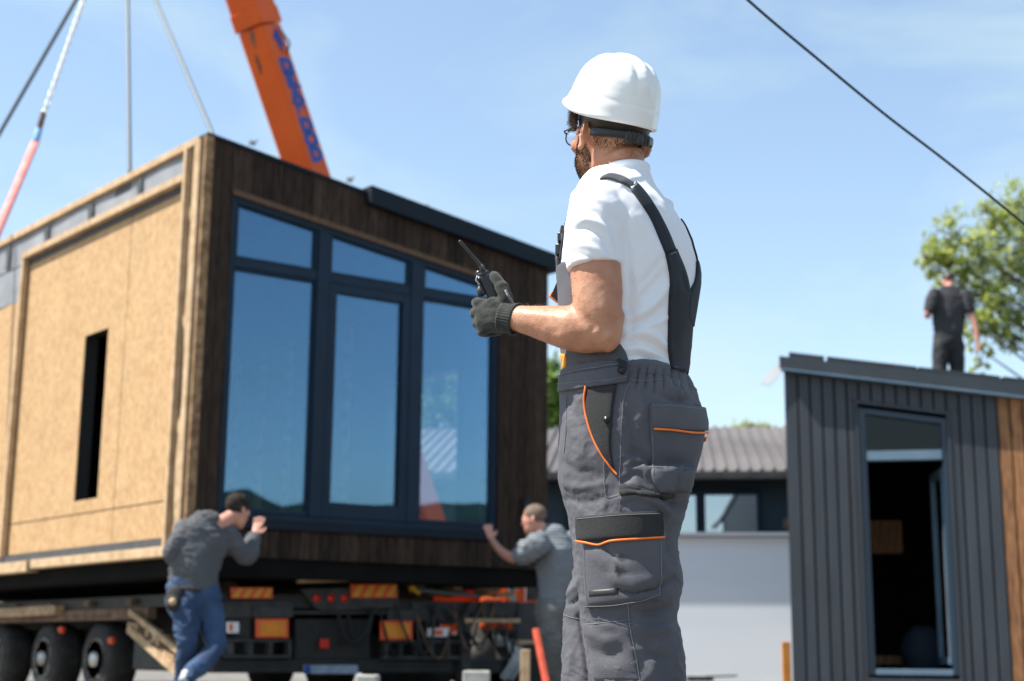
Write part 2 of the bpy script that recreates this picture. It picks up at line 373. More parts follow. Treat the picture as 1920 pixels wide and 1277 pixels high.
# ================================================================== PREFAB HOUSE
HP = at(345, 1040, 11.6); HP.z = 0
def az(d): a = math.radians(d); return Vector((math.sin(a), math.cos(a), 0))
EU, EV = az(50), az(-40); Z = Vector((0, 0, 1)); NF, NS = -EV, -EU
def onp(x, y, P, n):
    d = ray(x, y); return CAM+d*((P-CAM).dot(n)/d.dot(n))
def F_(x, y, off=0): return onp(x, y, HP+NF*off, NF)       # a point on the glazed front (or a plane set off from it)
def S_(x, y, off=0): return onp(x, y, HP+NS*off, NS)       # a point on the boarded side
def H(u, v, z): return HP+EU*u+EV*v+Z*z
def fuz(x, y): p = F_(x, y)-HP; return p.dot(EU), p.z
def svz(x, y): p = S_(x, y)-HP; return p.dot(EV), p.z
HW, HL = 3.76, 9.0
zb = lambda u: 1.15+.010*u
zt = lambda u: 4.60-.108*u
house = empty('prefab_house', H(0, 0, 1.15), 'craned modular house with charred wood front, tall blue glazing and bare strand board side', 'house')
def fp(pts, d0, d1, name, m, parent=house, plane=F_, n=NF, bevel=0):
    b = MB()
    for P in (pts if isinstance(pts[0][0], (tuple, list)) else [pts]): b.prism([plane(x, y) for x, y in P], n, d0, d1)
    return b.build(name, m, parent, bevel=bevel)
# window opening in (u,z)
wl = fuz(436, 372)[0]; wr = fuz(936, 560)[0]
wzb = lambda u: 1.43+.014*u
wt0 = fuz(440, 366); wt1 = fuz(900, 522)
wzt = lambda u: wt0[1]+(wt1[1]-wt0[1])*(u-wt0[0])/(wt1[0]-wt0[0])
# cladding boards, cut round the opening
b = MB(); u = .06; rr = random.Random(3)
def board(u0, u1, za0, za1, zc0, zc1, d): b.prism([H(u0, 0, za0), H(u1, 0, za1), H(u1, 0, zc1), H(u0, 0, zc0)], NF, -.02, d)
while u < HW-.01:
    u1 = min(u+.098, HW); d = .010+rr.random()*.006; g = .006
    if u1 < wl or u > wr: board(u, u1-g, zb(u), zb(u1), zt(u)-.02, zt(u1)-.02, d)
    else:
        board(u, u1-g, wzt(u)+.05, wzt(u1)+.05, zt(u)-.02, zt(u1)-.02, d); board(u, u1-g, zb(u), zb(u1), wzb(u)-.06, wzb(u1)-.06, d)
        if u < wl: board(u, wl-.002, wzb(u)-.058, wzb(u)-.058, wzt(u)+.048, wzt(u)+.048, d)
        if u1 > wr: board(wr+.002, u1-g, wzb(u)-.058, wzb(u)-.058, wzt(u)+.048, wzt(u)+.048, d)
    u = u1
b.build('front_cladding', M['clad'], house)
# structural shell: roof, floor, walls (hollow)
b = MB(); b.prism([H(.0, .02, zt(0)-.16), H(HW, .02, zt(HW)-.16), H(HW, .02, zt(HW)-.03), H(0, .02, zt(0)-.03)], EV, 0, HL); b.build('roof', M['memb2'], house)
b = MB(); b.prism([H(.0, .02, 1.0), H(HW, .02, 1.03), H(HW, .02, 1.32), H(0, .02, 1.30)], EV, 0, HL)
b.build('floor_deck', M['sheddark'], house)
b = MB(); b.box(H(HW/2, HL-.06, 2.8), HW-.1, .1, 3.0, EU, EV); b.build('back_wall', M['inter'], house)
b = MB()
b.prism([H(.05, .0, zb(0)), H(wl-.01, 0, zb(0)), H(wl-.01, 0, zt(wl)-.17), H(.05, 0, zt(.05)-.17)], NF, -.12, -.022)
b.prism([H(wr+.01, .0, zb(0)), H(HW-.01, 0, zb(0)), H(HW-.01, 0, zt(HW)-.17), H(wr+.01, 0, zt(wr)-.17)], NF, -.12, -.022)
b.prism([H(wl, .0, wzt(wl)+.05), H(wr, 0, wzt(wr)+.05), H(wr, 0, zt(wr)-.17), H(wl, 0, zt(wl)-.17)], NF, -.12, -.022)
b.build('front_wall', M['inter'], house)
# right wall with its own window, seen through the front glazing
def R_(x, y): return onp(x, y, H(HW-.08, 0, 0), NS)
q = [(R_(732, 640)-HP), (R_(876, 640)-HP)]; rv0, rv1 = sorted(p.dot(EV) for p in q)
rzt = 3.32; rzb = 1.50
b = MB()
for v0, v1, z0, z1 in ((.13, rv0, 1.31, zt(HW)-.17), (rv1, HL-.12, 1.31, zt(HW)-.17), (rv0, rv1, rzt, zt(HW)-.17), (rv0, rv1, 1.31, rzb)):
    b.prism([H(HW-.08, v0, z0), H(HW-.08, v1, z0), H(HW-.08, v1, z1), H(HW-.08, v0, z1)], EU, -.06, .06)
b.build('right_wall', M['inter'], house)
b = MB()
for v0, v1, z0, z1 in ((rv0-.0, rv0+.06, rzb, rzt), (rv1-.06, rv1, rzb, rzt), (rv0+.06, rv1-.06, rzb, rzb+.06), (rv0+.06, rv1-.06, rzt-.06, rzt), (rv0+.06, rv0+.30, rzb+.06, rzt-.06)):
    b.prism([H(HW-.08, v0, z0), H(HW-.08, v1, z0), H(HW-.08, v1, z1), H(HW-.08, v0, z1)], EU, -.07, .07) if v1-v0 < .2 or z1-z0 < .2 else None
rw = b.build('side_window', M['frame'], house)
# framing timbers inside and a pale film edge beside the window
b = MB()
for v in np.arange(.7, 8.5, .62):
    if not (rv0-.1 < v < rv1+.05): b = MB(); b.box(H(HW-.19, v, 2.75), .09, .045, 2.8, EU, EV); b.build('wall_stud', M['timber2'], house)
# left side: boards, membrane, timbers
_s = lambda v: 4.60-.012*v
b = MB(); hv0, _ = svz(198, 700); hv1, _ = svz(141, 900); hz1 = svz(172, 626)[1]; hz0 = svz(160, 937)[1]
if hv0 > hv1: hv0, hv1 = hv1, hv0
pv = svz(38, 700)[0]
def sbox(bb, v0, v1, z0, z1, d0, d1): bb.prism([H(0, v0, z0), H(0, v1, z0), H(0, v1, z1), H(0, v0, z1)], NS, d0, d1)
v_seam = svz(236, 600)[0]; zs = svz(160, 962)[1]
o1 = MB(); e = .006
for v0, v1, z0, z1 in ((.26, v_seam-e, zs+e, 4.18), (.26, v_seam-e, 1.30, zs-e), (v_seam+e, hv0, zs+e, 4.18), (v_seam+e, pv-.02, 1.30, zs-e), (hv1, pv-.02, zs+e, 4.18), (hv0, hv1, zs+e, hz0), (hv0, hv1, hz1, 4.18)):
    sbox(o1, v0, v1, z0, z1, -.012, .0)
zl = svz(0, 580)[1]
sbox(o1, pv+.02, HL, 1.30, zs-e, -.012, .0); sbox(o1, pv+.02, HL, zs+e, zl, -.012, .0)
o1.build('strand_board_panel', M['osb'], house)
b = MB(); sbox(b, .0, v_seam, 1.2, 4.5, -.14, -.016); sbox(b, v_seam, hv0-.02, 1.2, 4.5, -.14, -.016); sbox(b, hv1+.02, HL, 1.2, 4.45, -.14, -.016)
sbox(b, hv0-.02, hv1+.02, 1.2, hz0-.01, -.14, -.016); sbox(b, hv0-.02, hv1+.02, hz1+.01, 4.48, -.14, -.016)
b.build('side_wall', M['black'], house)
# membrane as a slightly billowing sheet
def sheet(v0, v1, z0, z1, off, nv, nz_, amp, name, m):
    V = []; F = []
    for i in range(nv+1):
        for j in range(nz_+1):
            v = v0+(v1-v0)*i/nv; z = z0+(z1-z0)*j/nz_; V.append(H(0, v, z)+NS*(off+amp*noise.noise(Vector((v*2.6, z*2.0+v, 1)))))
    for i in range(nv):
        for j in range(nz_): a = i*(nz_+1)+j; F.append((a, a+1, a+nz_+2, a+nz_+1))
    o = link(name, V, F, m, house, True); md = o.modifiers.new('s', 'SOLIDIFY'); md.thickness = .004; return o
sheet(.02, HL, 4.20, 4.52, .006, 160, 8, .012, 'membrane', M['memb'])
sheet(pv+.03, HL, zl, 4.20, .006, 80, 30, .012, 'membrane', M['memb'])
for (x, w) in ((347, .10), (257, .115), (167, .12), (87, .12), (18, .13)):
    v = svz(x, 500)[0]; b = MB()
    for k in range(5): sbox(b, v-w/2+rr.random()*.02, v+w/2-rr.random()*.02, 4.235+k*.05, 4.235+k*.05+.055, .020, .024)
    b.build('printed_mark', M['memb2'], house)
b = MB(); sbox(b, .05, HL, 4.52, 4.585, -.02, .045); b.build('top_rail', M['timber'], house, bevel=.004)
b = MB(); sbox(b, .235, pv+.03, 4.235, 4.30, .012, .075)
b.build('trim_rail', M['timber'], house, bevel=.004)
b = MB(); sbox(b, .262, pv-.03, 4.183, 4.232, .001, .012); b.build('membrane_strip', M['memb2'], house)
b = MB(); sbox(b, pv-.03, pv+.03, 1.28, 4.234, .012, .07); b.build('upright_batten', M['timber'], house, bevel=.004)
b = MB(); sbox(b, .185, .232, 1.20, 4.51, .015, .08); b.build('upright_batten', M['timber'], house, bevel=.004)
sheet(.0, .19, 2.9, 4.5, .004, 3, 40, .02, 'membrane', M['memb'])
b = MB(); sbox(b, .0, .2, 1.15, 2.9, -.01, .004); b.build('membrane_strip', M['memb2'], house)
# wany edged corner board
V = []; F = []; zz = np.arange(1.15, 4.60, .05)
for z in zz:
    w = .085+.03*noise.noise(Vector((0, 0, z*2.3)))+(.025 if abs((z*1.15) % 1-.5) < .06 else 0); o = .03*noise.noise(Vector((5, 0, z*1.4)))
    for dv, dn in ((0.0, .01), (.0, .045), (w+o*.4, .05+o*.5), (w+o*.4, .01)): V.append(H(0, .02+dv, z)+NS*dn)
for i in range(len(zz)-1):
    for j in range(4): F.append((i*4+j, i*4+(j+1) % 4, (i+1)*4+(j+1) % 4, (i+1)*4+j))
F.append((0, 1, 2, 3)); F.append(tuple(len(V)-4+j for j in (3, 2, 1, 0))); link('corner_board', V, F, M['timber'], house, False)
b = MB(); b.box(H(.02, .0, 2.87)+NF*.016, .075, .03, 3.42, EU, EV); b.build('corner_trim', M['bark'], house)
# bottom rail on the side, with joint, and dark strips coloured as the shade in the gaps
b = MB(); vj = svz(78, 1050)[0]; sbox(b, .12, vj-.03, 1.135, 1.215, .01, .12); sbox(b, vj+.03, HL, 1.11, 1.21, .01, .13); b.build('bottom_rail', M['timber'], house, bevel=.006)
b = MB(); sbox(b, vj-.03, vj+.03, 1.13, 1.20, .0, .10); sbox(b, .1, HL, 1.217, 1.292, -.0, .03); b.build('gap_shade_strip', M['memb2'], house)
# black flashing at the right of the roofline
ua = fuz(686, 355)[0]
b = MB(); b.prism([H(ua, 0, zt(ua)-.12), H(HW+.04, 0, zt(HW)-.12), H(HW+.04, 0, zt(HW)+.05), H(ua, 0, zt(ua)+.05)], NF, -.06, .09)
b.prism([H(HW+.04, 0, zt(HW)-.10), H(HW+.14, 0, zt(HW)-.10), H(HW+.14, 0, zt(HW)-.01), H(HW+.04, 0, zt(HW)-.01)], NF, -.3, .085)
b.build('roof_flashing', M['flash'], house, bevel=.006)
b = MB(); b.prism([H(.0, 0, zt(0)-.028), H(ua, 0, zt(ua)-.028), H(ua, 0, zt(ua)+.004), H(0, 0, zt(0)+.004)], NF, -.5, .03); b.build('roof_edge', M['flash'], house)
for x, y in ((473, 268), (655, 337), (795, 388), (955, 450)):
    b = MB(); p = F_(x, y, -.15); b.box(p, .06, .03, .03, EU, EV); b.tube([p-EU*.02, p+EU*.05+Z*.035], .007, n=8); b.build('roof_clip', M['rim'], house)
# opening liner: orange wood strip under the head, navy frame
b = MB(); b.prism([H(wl, 0, wzt(wl)), H(wr, 0, wzt(wr)), H(wr, 0, wzt(wr)+.048), H(wl, 0, wzt(wl)+.048)], NF, -.05, .014); b.build('head_strip', M['clad_strip'], house)
# glazing
def gq(pts): return [fuz(*p) for p in pts]
def bars(name, polys, d0, d1, parent, m=M['frame']):
    bb = MB()
    for P in polys: bb.prism([H(u, 0, z) for u, z in P], NF, d0, d1)
    return bb.build(name, m, parent, bevel=.004)
def qd(u0, u1, zf0, zf1): return [(u0, zf0(u0)), (u1, zf0(u1)), (u1, zf1(u1)), (u0, zf1(u0))]
tr = [fuz(432.6, 498), fuz(925, 580)]; ztr = lambda u: 3.515+.028*u       # underside of the transom
um1a, um1b = fuz(590, 700)[0], fuz(613, 700)[0]
um2a, um2b = fuz(769, 700)[0], fuz(792, 700)[0]
gl0 = lambda u: wzb(u)+.02
fz = 0.03
K = [(wl, um1a), (um1b, um2a), (um2b, wr)]
bars('window_frame', [qd(wl, wl+.05, gl0, wzt), qd(wr-.045, wr, gl0, wzt), qd(wl+.05, wr-.045, gl0, lambda u: gl0(u)+.05),
     qd(wl+.05, wr-.045, lambda u: wzt(u)-.05, wzt)], -.09, -.012, house)
bars('mullion', [qd(um1a, um1b, lambda u: gl0(u)+.052, lambda u: wzt(u)-.052)], -.088, -.006, house)
bars('mullion', [qd(um2a, um2b, lambda u: gl0(u)+.052, lambda u: wzt(u)-.052)], -.088, -.006, house)
for a, c in ((wl+.052, um1a-.002), (um1b+.002, um2a-.002), (um2b+.002, wr-.047)):
    bars('transom', [qd(a, c, ztr, lambda u: ztr(u)+.085)], -.086, -.014, house)
for i, (a, c) in enumerate(((wl+.05, um1a), (um1b, um2a), (um2b, wr-.045))):
    t = bars('top_light', [qd(a+.004, a+.03, lambda u: ztr(u)+.088, lambda u: wzt(u)-.053), qd(c-.03, c-.004, lambda u: ztr(u)+.088, lambda u: wzt(u)-.053), qd(a+.028, c-.028, lambda u: ztr(u)+.088, lambda u: ztr(u)+.10), qd(a+.028, c-.028, lambda u: wzt(u)-.066, lambda u: wzt(u)-.053)], -.08, -.02, house)
    bb = MB(); bb.prism([H(u, 0, z) for u, z in qd(a+.03, c-.03, lambda u: ztr(u)+.088, lambda u: wzt(u)-.053)], NF, -.055, -.045); bb.build('pane', M['glass'], t)
for i, (a, c) in enumerate(((wl+.05, um1a), (um1b, um2a), (um2b, wr-.045))):
    w = .085 if i == 1 else .02; lo = .13 if i == 1 else .035
    t = bars('glazed_door' if i == 1 else 'window_sash', [qd(a+.004, a+w, lambda u: gl0(u)+.054, lambda u: ztr(u)-.004), qd(c-w, c-.004, lambda u: gl0(u)+.054, lambda u: ztr(u)-.004),
        qd(a+w, c-w, lambda u: gl0(u)+.054, lambda u: gl0(u)+.054+lo), qd(a+w, c-w, lambda u: ztr(u)-(.085 if i == 1 else .025), lambda u: ztr(u)-.004)], -.08, -.010 if i == 1 else -.02, house)
    bb = MB(); bb.prism([H(u, 0, z) for u, z in qd(a+w, c-w, lambda u: gl0(u)+.054+lo, lambda u: ztr(u)-(.085 if i == 1 else .025))], NF, -.055, -.045); bb.build('pane', M['glass'], t)
b = MB(); b.prism([H(wl, 0, wzb(wl)-.055), H(wr+.03, 0, wzb(wr)-.055), H(wr+.03, 0, wzb(wr)+.016), H(wl, 0, wzb(wl)+.016)], NF, -.09, .045); b.build('sill', M['flash'], house, bevel=.005)
b = MB(); b.box(F_(985, 945, .03), .07, .07, .10, EU, EV); b.box(F_(985, 962, .04), .035, .09, .035, EU, EV); b.build('socket_box', M['black'], house)
# far back window, so that daylight comes in
# ================================================================== SLINGS
hook = Vector((-4.68, 16.2, 8.89))
def rope(name, a, c, r, m, label, cat, group=None):
    bb = MB(); bb.tube([a, c], r, n=8); o = bb.build(name, m, None, True); return tag(o, label, cat, group)
def ext(x0, y0, x1, y1, Y1): return at(x0, y0, 16.2), at(x1, y1, Y1)
rope('lifting_cable', hook, H(.12, .10, 4.62), .020, M['steel'], 'grey steel lifting cable slanting down to the front corner of the charred wood roof', 'cable')
rope('lifting_cable', hook+Vector((.05, 0, 0)), onp(243, 322, H(.35, 0, 0), NS), .022, M['steel'], 'grey lifting cable hanging almost upright onto the middle of the house roof edge', 'cable')
rope('lifting_cable', hook+Vector((-.05, .05, 0)), at(-175, 553, 18.2), .026, M['steel'], 'dark grey lifting cable slanting down to the left edge of the sky, beyond the chain', 'cable')
def chain(a, c, n, name, label):
    bb = MB(); t = (c-a).normalized(); L = (c-a).length/n; x = t.cross(Vector((0, 1, 0))).normalized(); y = t.cross(x)
    for i in range(n):
        p = a+(c-a)*((i+.5)/n); s = x if i % 2 else y; k = []
        for q in range(12):
            an = 2*PI*q/12; k.append(p+t*(L*.66*math.cos(an))+s*(L*.30*math.sin(an)))
        k.append(k[0]); V, F = tube(k, L*.12, n=6, cap='flat'); bb.add(V, F)
    return tag(bb.build(name, M['chain'], None, True), label, 'chain')
ca, cb = hook+Vector((-.12, -.1, -.1)), at(76, 232, 14.8)
chain(ca, cb, 46, 'lifting_chain', 'pale grey steel chain hanging from the crane down to the red sling')
sling = empty('lifting_sling', at(-170, 830, 14.3), 'faded red webbing sling with a light blue sleeve, hooked to the end of the chain', 'sling')
b = MB(); b.tube([at(68, 262, 14.75), at(-170, 830, 14.3)], .045, .02, n=10, cap='flat'); b.build('webbing', M['pink'], sling, True)
b = MB(); b.tube([at(73, 242, 14.79), at(67, 264, 14.75)], .040, .03, n=10); b.build('sleeve', M['bluesl'], sling, True)
b = MB(); b.tube([at(81, 214, 14.82), at(73, 243, 14.79)], .032, n=10); b.build('shackle', M['rust'], sling, True)

# ================================================================== CRANE
crane = empty('mobile_crane', at(830, 1180, 20), 'orange mobile crane behind the charred wood house, blue lettering on its raised boom', 'crane')
A = at(838, 1105, 20.0); B = at(200, -800, 16.2)
ax = (B-A).normalized(); yv = Vector((0, 1, 0)); yv = (yv-ax*yv.dot(ax)).normalized(); xv = yv.cross(ax).normalized()
if xv.x < 0: xv = -xv
ro = math.radians(34); n1 = -yv*math.cos(ro)-xv*math.sin(ro); n2 = -yv*math.sin(ro)+xv*math.cos(ro)     # normals of the two faces turned this way
def boom(a0, a1, w, h, name, m):
    w /= 2; h /= 2; c = .03; P = [(w, h-c), (w-c, h), (-w+c, h), (-w, h-c), (-w, -h+c), (-w+c, -h), (w-c, -h), (w, -h+c)]
    bb = MB(); bb.prism([A+ax*a0+n1*x+n2*y for x, y in P], ax, 0, a1-a0); return bb.build(name, m, crane, bevel=.008)
L = (B-A).length
def along(y):    # distance along the boom of an image row
    lo, hi = 0., L
    for _ in range(40):
        m_ = (lo+hi)/2
        if proj(A+ax*m_)[1] > y: lo = m_
        else: hi = m_
    return lo
ac = along(52)
boom(0, ac-.02, .42, .42, 'boom_section', M['orange'])
boom(ac, ac+.22, .475, .475, 'boom_collar', M['orange']); boom(ac+.22, L, .45, .45, 'boom_section', M['orange'])
word = 'DKABDOD'; spots = [along(y) for y in (134, 161, 189, 217, 245, 272, 299)]
face = A+n2*.211; lx = -n1        # across the right-hand face
for ch, s in zip(word, spots):
    cu = bpy.data.curves.new('letter', 'FONT'); cu.body = ch; cu.size = .215; cu.extrude = .003; cu.align_x = 'CENTER'; cu.align_y = 'CENTER'; cu.offset = .021
    tmp = bpy.data.objects.new('letter', cu); COL.objects.link(tmp); bpy.context.view_layer.update()
    me = bpy.data.meshes.new_from_object(tmp); bpy.data.objects.remove(tmp); me.transform(Matrix.Scale(1.18, 4, Vector((0, 1, 0)))); me.transform(Matrix.Scale(1.5, 4, Vector((1, 0, 0))))
    Mx = Matrix((lx, ax, n2)).transposed().to_4x4()
    me.transform(Matrix.Translation(face+ax*s+lx*.02) @ Mx); me.transform(Matrix.Translation(-origin(crane)))
    me.materials.clear(); me.materials.append(M['blue']); o = bpy.data.objects.new('letter', me); COL.objects.link(o); o.parent = crane
s = along(84); b = MB(); b.prism([face+ax*(s+k)+lx*j for k, j in ((-.17, .03), (-.05, .11), (.17, .05), (.05, -.06))], n2, -.002, .006); b.build('emblem', M['blue'], crane)
for y, k in ((30, .02), (64, .0), (75, .02), (112, .05), (121, .06)):
    b = MB(); s = along(y); q = A+n1*.212+ax*s+n2*(.02-k); b.prism([q+ax*(.11*math.sin(t))+n2*((.022+.012*math.sin(3*t+y))*math.cos(t)) for t in np.linspace(0, 5.6, 9)], n1, -.002, .003); b.build('grease_mark', M['rust'], crane)
b = MB(); s = along(66)
b.tube([A+ax*s+n2*.24-n1*.1, A+ax*(s-.22)+n2*.31-n1*.1, A+ax*(s-.32)+n2*.23-n1*.1], .014, n=8); b.build('cable_guide', M['rust'], crane, True)
b = MB(); b.prism([A+ax*q_+n2*.213+lx*.17 for q_ in (0, 0)]+[A+ax*(ac-.05)+n2*.213+lx*.17, A+ax*(ac-.05)+n2*.213+lx*.155, A+n2*.213+lx*.155], n2, -.002, .002)
# carrier body low behind the trailer
def ybox(bb, x0, y0, x1, y1, Y, dpt, sh=0): bb.prism([at(x0, y0, Y), at(x1, y0, Y), at(x1, y1, Y), at(x0, y1, Y)], Vector((0, 1, 0)), 0, dpt)
b = MB(); ybox(b, 790, 1066, 962, 1098, 19, 2.2); ybox(b, 900, 1060, 985, 1180, 18.6, 1.5); ybox(b, 770, 1100, 960, 1215, 19.2, 2.0)
b.build('superstructure', M['orange'], crane, bevel=.05)
b = MB(); ybox(b, 944, 1062, 975, 1130, 18.55, .1); ybox(b, 905, 1120, 940, 1170, 18.5, .1); b.build('access_panel', M['orange2'], crane, bevel=.02)
b = MB(); b.tube([at(955, 1090, 18.45), at(962, 1125, 18.45)], .04, n=8); ybox(b, 955, 1098, 972, 1106, 18.4, .08); b.build('hose', M['chain'], crane, True)
b = MB(); ybox(b, 700, 1212, 1000, 1240, 18.8, 2.2); b.build('carrier_frame', M['chassis2'], crane)
for x in (735, 800, 895, 965):
    w = MB(); p = at(x, 1232, 18.7); w.tube([p, p+Vector((0, .3, 0))], .42, n=28, cap='flat'); t = w.build('wheel', M['tyre'], crane, True)
    w = MB(); w.tube([p-Vector((0, .02, 0)), p+Vector((0, .01, 0))], .24, n=20, cap='flat'); w.build('rim', M['chassis2'], t, True)
b = MB(); b.beam(A+ax*.3-n1*.5, at(905, 1075, 19.3), .3, .3); b.build('lift_cylinder', M['chassis2'], crane)

# ================================================================== TRAILER
TV = .38; TP = H(0, TV, 0); tr_ = empty('low_loader_trailer', H(1.9, TV+4, 0), 'grimy black low-loader trailer under the house, with yellow and red reflector boards on its rear', 'trailer')
def T_(x, y, off=0): return onp(x, y, TP+NF*off, NF)
def tq(bb, x0, y0, x1, y1, d0, d1):
    bb.prism([T_(x0, y0), T_(x1, y0), T_(x1, y1), T_(x0, y1)], NF, d0, d1); return bb
def tpart(name, m, boxes, d0, d1, parent=tr_, bevel=.006):
    bb = MB()
    for q_ in boxes: tq(bb, *q_, d0, d1)
    return bb.build(name, m, parent, bevel=bevel)
b = MB(); b.prism([H(.38, TV, .78), H(3.5, TV, .78), H(3.5, TV, .88), H(.38, TV, .88)], EV, 0, 8.6); b.build('deck', M['chassis'], tr_)
b = MB()
for u_ in (.95, 2.75): b.prism([H(u_-.09, TV+.05, .50), H(u_+.09, TV+.05, .50), H(u_+.09, TV+.05, .775), H(u_-.09, TV+.05, .775)], EV, 0, 8.4)
b.build('main_beam', M['chassis'], tr_)
b = MB(); b.prism([H(.36, TV+.9, .68), H(.44, TV+.9, .68), H(.44, TV+.9, .775), H(.36, TV+.9, .775)], EV, 0, 7.6)
for k in range(9): b.box(H(.40, TV+1.2+k*.85, .83), .16, .10, .05, EU, EV)
b.build('side_rail', M['rust'], tr_)
b = MB(); b.box(H(1.9, 1.25, .42), 2.9, .9, .34, EU, EV); b.build('gap_fill_box', M['chassis'], tr_, bevel=.02)  # dark box added so that the gap under the deck reads black
b = MB(); b.box(H(1.9, 5.0, .52), 2.3, 6.0, .2, EU, EV); b.build('axle_undertray_fill', M['chassis'], tr_)  # dark undertray added to close the bright opening below the deck
tpart('rear_crossbeam', M['chassis2'], [(770, 1128, 968, 1166), (405, 1128, 546, 1158), (545, 1145, 770, 1152)], -.10, .02)
tpart('bumper', M['chassis'], [(405, 1236, 1000, 1262), (560, 1160, 700, 1236)], -.16, -.05)
tpart('bumper_grille', M['chassis2'], [(425, 1198, 545, 1204), (425, 1228, 545, 1234), (432, 1204, 437, 1228), (466, 1204, 473, 1228), (503, 1204, 510, 1228), (539, 1204, 545, 1228)], -.06, .02)
tpart('bumper_grille', M['chassis2'], [(716, 1200, 872, 1206), (716, 1230, 872, 1237), (720, 1206, 726, 1230), (746, 1206, 753, 1230), (776, 1206, 783, 1230), (806, 1206, 812, 1230), (836, 1206, 842, 1230), (866, 1206, 872, 1230)], -.06, .02)
tpart('lamp_bracket', M['chassis2'], [(722, 1143, 775, 1164)], .021, .04); tpart('lamp_bracket', M['chassis2'], [(470, 1136, 546, 1158)], .021, .04)
b = MB(); b.prism([T_(560, 1104), T_(742, 1100), T_(742, 1140), T_(600, 1146), T_(585, 1140)], NF, .0, .05); pl = b.build('tail_board', M['chassis2'], tr_, bevel=.006)
for x in (593, 620, 645):
    b = MB(); p = T_(x, 1122, .05); b.tube([p-NF*.01, p+NF*.015], .036, n=16, cap='flat'); b.build('round_tail_lamp', M['red'], tr_, True)
def chevron(x0, y0, x1, y1, off):
    pl = tpart('striped_marker', M['redor'], [(x0, y0, x1, y1)], off, off+.012, bevel=0); bb = MB(); n = 4; dx = (x1-x0)/n; sk_ = dx*.55
    for k in range(n):
        xa = x0+dx*k+2; P = [(xa, y1-2), (xa+dx*.5, y1-2), (min(xa+dx*.5+sk_, x1-1), y0+2), (min(xa+sk_, x1-4), y0+2)]
        bb.prism([T_(*q_) for q_ in P], NF, off+.010, off+.016)
    bb.build('stripe', M['yel'], pl)
chevron(429, 1102, 506, 1122, .03); chevron(650, 1096, 736, 1121, .055)
for x0, y0, x1, y1 in ((475, 1160, 536, 1196), (708, 1164, 768, 1200)):
    pl = tpart('reflector_board', M['redor'], [(x0, y0, x1, y1)], .03, .045); tpart('reflector_face', M['amber'], [(x0+7, y0+5, x1-7, y1-4)], .044, .05, pl, 0)
for x0, y0, x1, y1 in ((422, 1166, 444, 1187), (797, 1178, 838, 1194)):
    pl = tpart('corner_lamp', M['white'], [(x0, y0, x1, y1)], .02, .04); tpart('lens', M['redor'], [(x0+3, y0+4, x0+9, y1-4)] if x0 < 500 else [(x0+13, y0+3, x1-13, y1-3)], .039, .046, pl, 0)
pl = tpart('licence_plate', M['plate'], [(574, 1247, 676, 1264)], -.049, -.035); tpart('plate_band', M['blue'], [(575, 1248, 586, 1263)], -.036, -.031, pl, 0)
tpart('side_reflector', M['red'], [(603, 1198, 620, 1216)], -.04, -.02)
tpart('step_bar', M['timber'], [(862, 1160, 966, 1168)], .03, .08); tpart('step_bar', M['timber'], [(962, 1200, 998, 1208)], .03, .08)
tpart('post', M['chassis2'], [(862, 1168, 880, 1277)], -.05, .03); tpart('post', M['chassis2'], [(966, 1130, 1000, 1200)], -.05, .03)
b = MB(); p = T_(938, 1178, -.05); b.tube([p, p-Z*.17], .07, n=20, cap='flat'); b.build('air_tank', M['rim'], tr_, True)
b = MB()
for k in range(7): p = T_(948+k*4, 1200+3*(k % 3), -.02); b.tube(catmull([p, p+Vector((.05, 0, -.18)), p+Vector((-.04, 0, -.34))], 4), .012, n=6)
b.build('hose', M['chain'], tr_, True)
for i, v in enumerate((2.39, 3.55, 4.75, 5.95)):
    for u_ in (.42, 3.1):
        if u_ > 3 and i > 1: continue
        c = H(u_, v, .335); sgn = 1 if u_ < 1 else -1
        V, F = [], []; prof = [(0, .19), (0, .27), (.03, .32), (.09, .335), (.20, .335), (.26, .32), (.29, .27), (.29, .15)]
        rings = [[c+EU*(a*sgn)+EV*(r*math.cos(2*PI*j/36))+Z*(r*math.sin(2*PI*j/36)) for j in range(36)] for a, r in prof]
        V, F = stack(rings, 36); bb = MB(); bb.add(V, F); w = bb.build('wheel', M['tyre'], tr_, True)
        rings = [[c+EU*(a*sgn)+EV*(r*math.cos(2*PI*j/36))+Z*(r*math.sin(2*PI*j/36)) for j in range(36)] for a, r in ((-.004, .195), (-.004, .165), (.05, .14), (.06, .07), (-.03, .065), (-.04, .03))]
        V, F = stack(rings, 36); bb = MB(); bb.add(V, F); bb.build('rim', M['rim'], w, True)
b = MB()
for v in (2.39, 3.55, 4.75, 5.95): b.prism([H(.36, v-.42, .70), H(.36, v+.42, .70), H(.36, v+.42, .725), H(.36, v-.42, .725)], EU, 0, .32)
b.build('mudguard', M['chassis'], tr_)
b = MB(); p0, p1 = onp(243, 1178, H(.30, 0, 0), NS), onp(338, 1262, H(.30, 0, 0), NS)
b.beam(p0, p1, .05, .07); b.build('ramp_arm', M['timber2'], tr_)
b = MB()
for k in range(14): q_ = p0+(p1-p0)*(k/14)+EU*.06+Z*.1*rr.random(); b.box(q_, .14, .05, .06, EU, EV)
b.beam(p0+Z*.14, p1+Z*.16, .04, .05); b.build('ramp_cleat', M['timber2'], tr_)
for v in (1.9, 2.97): b_ = MB(); b_.ball(H(.34, v, .60 if v > 2 else .50), .035); b_.build('marker_lamp', M['redor'], tr_, True)
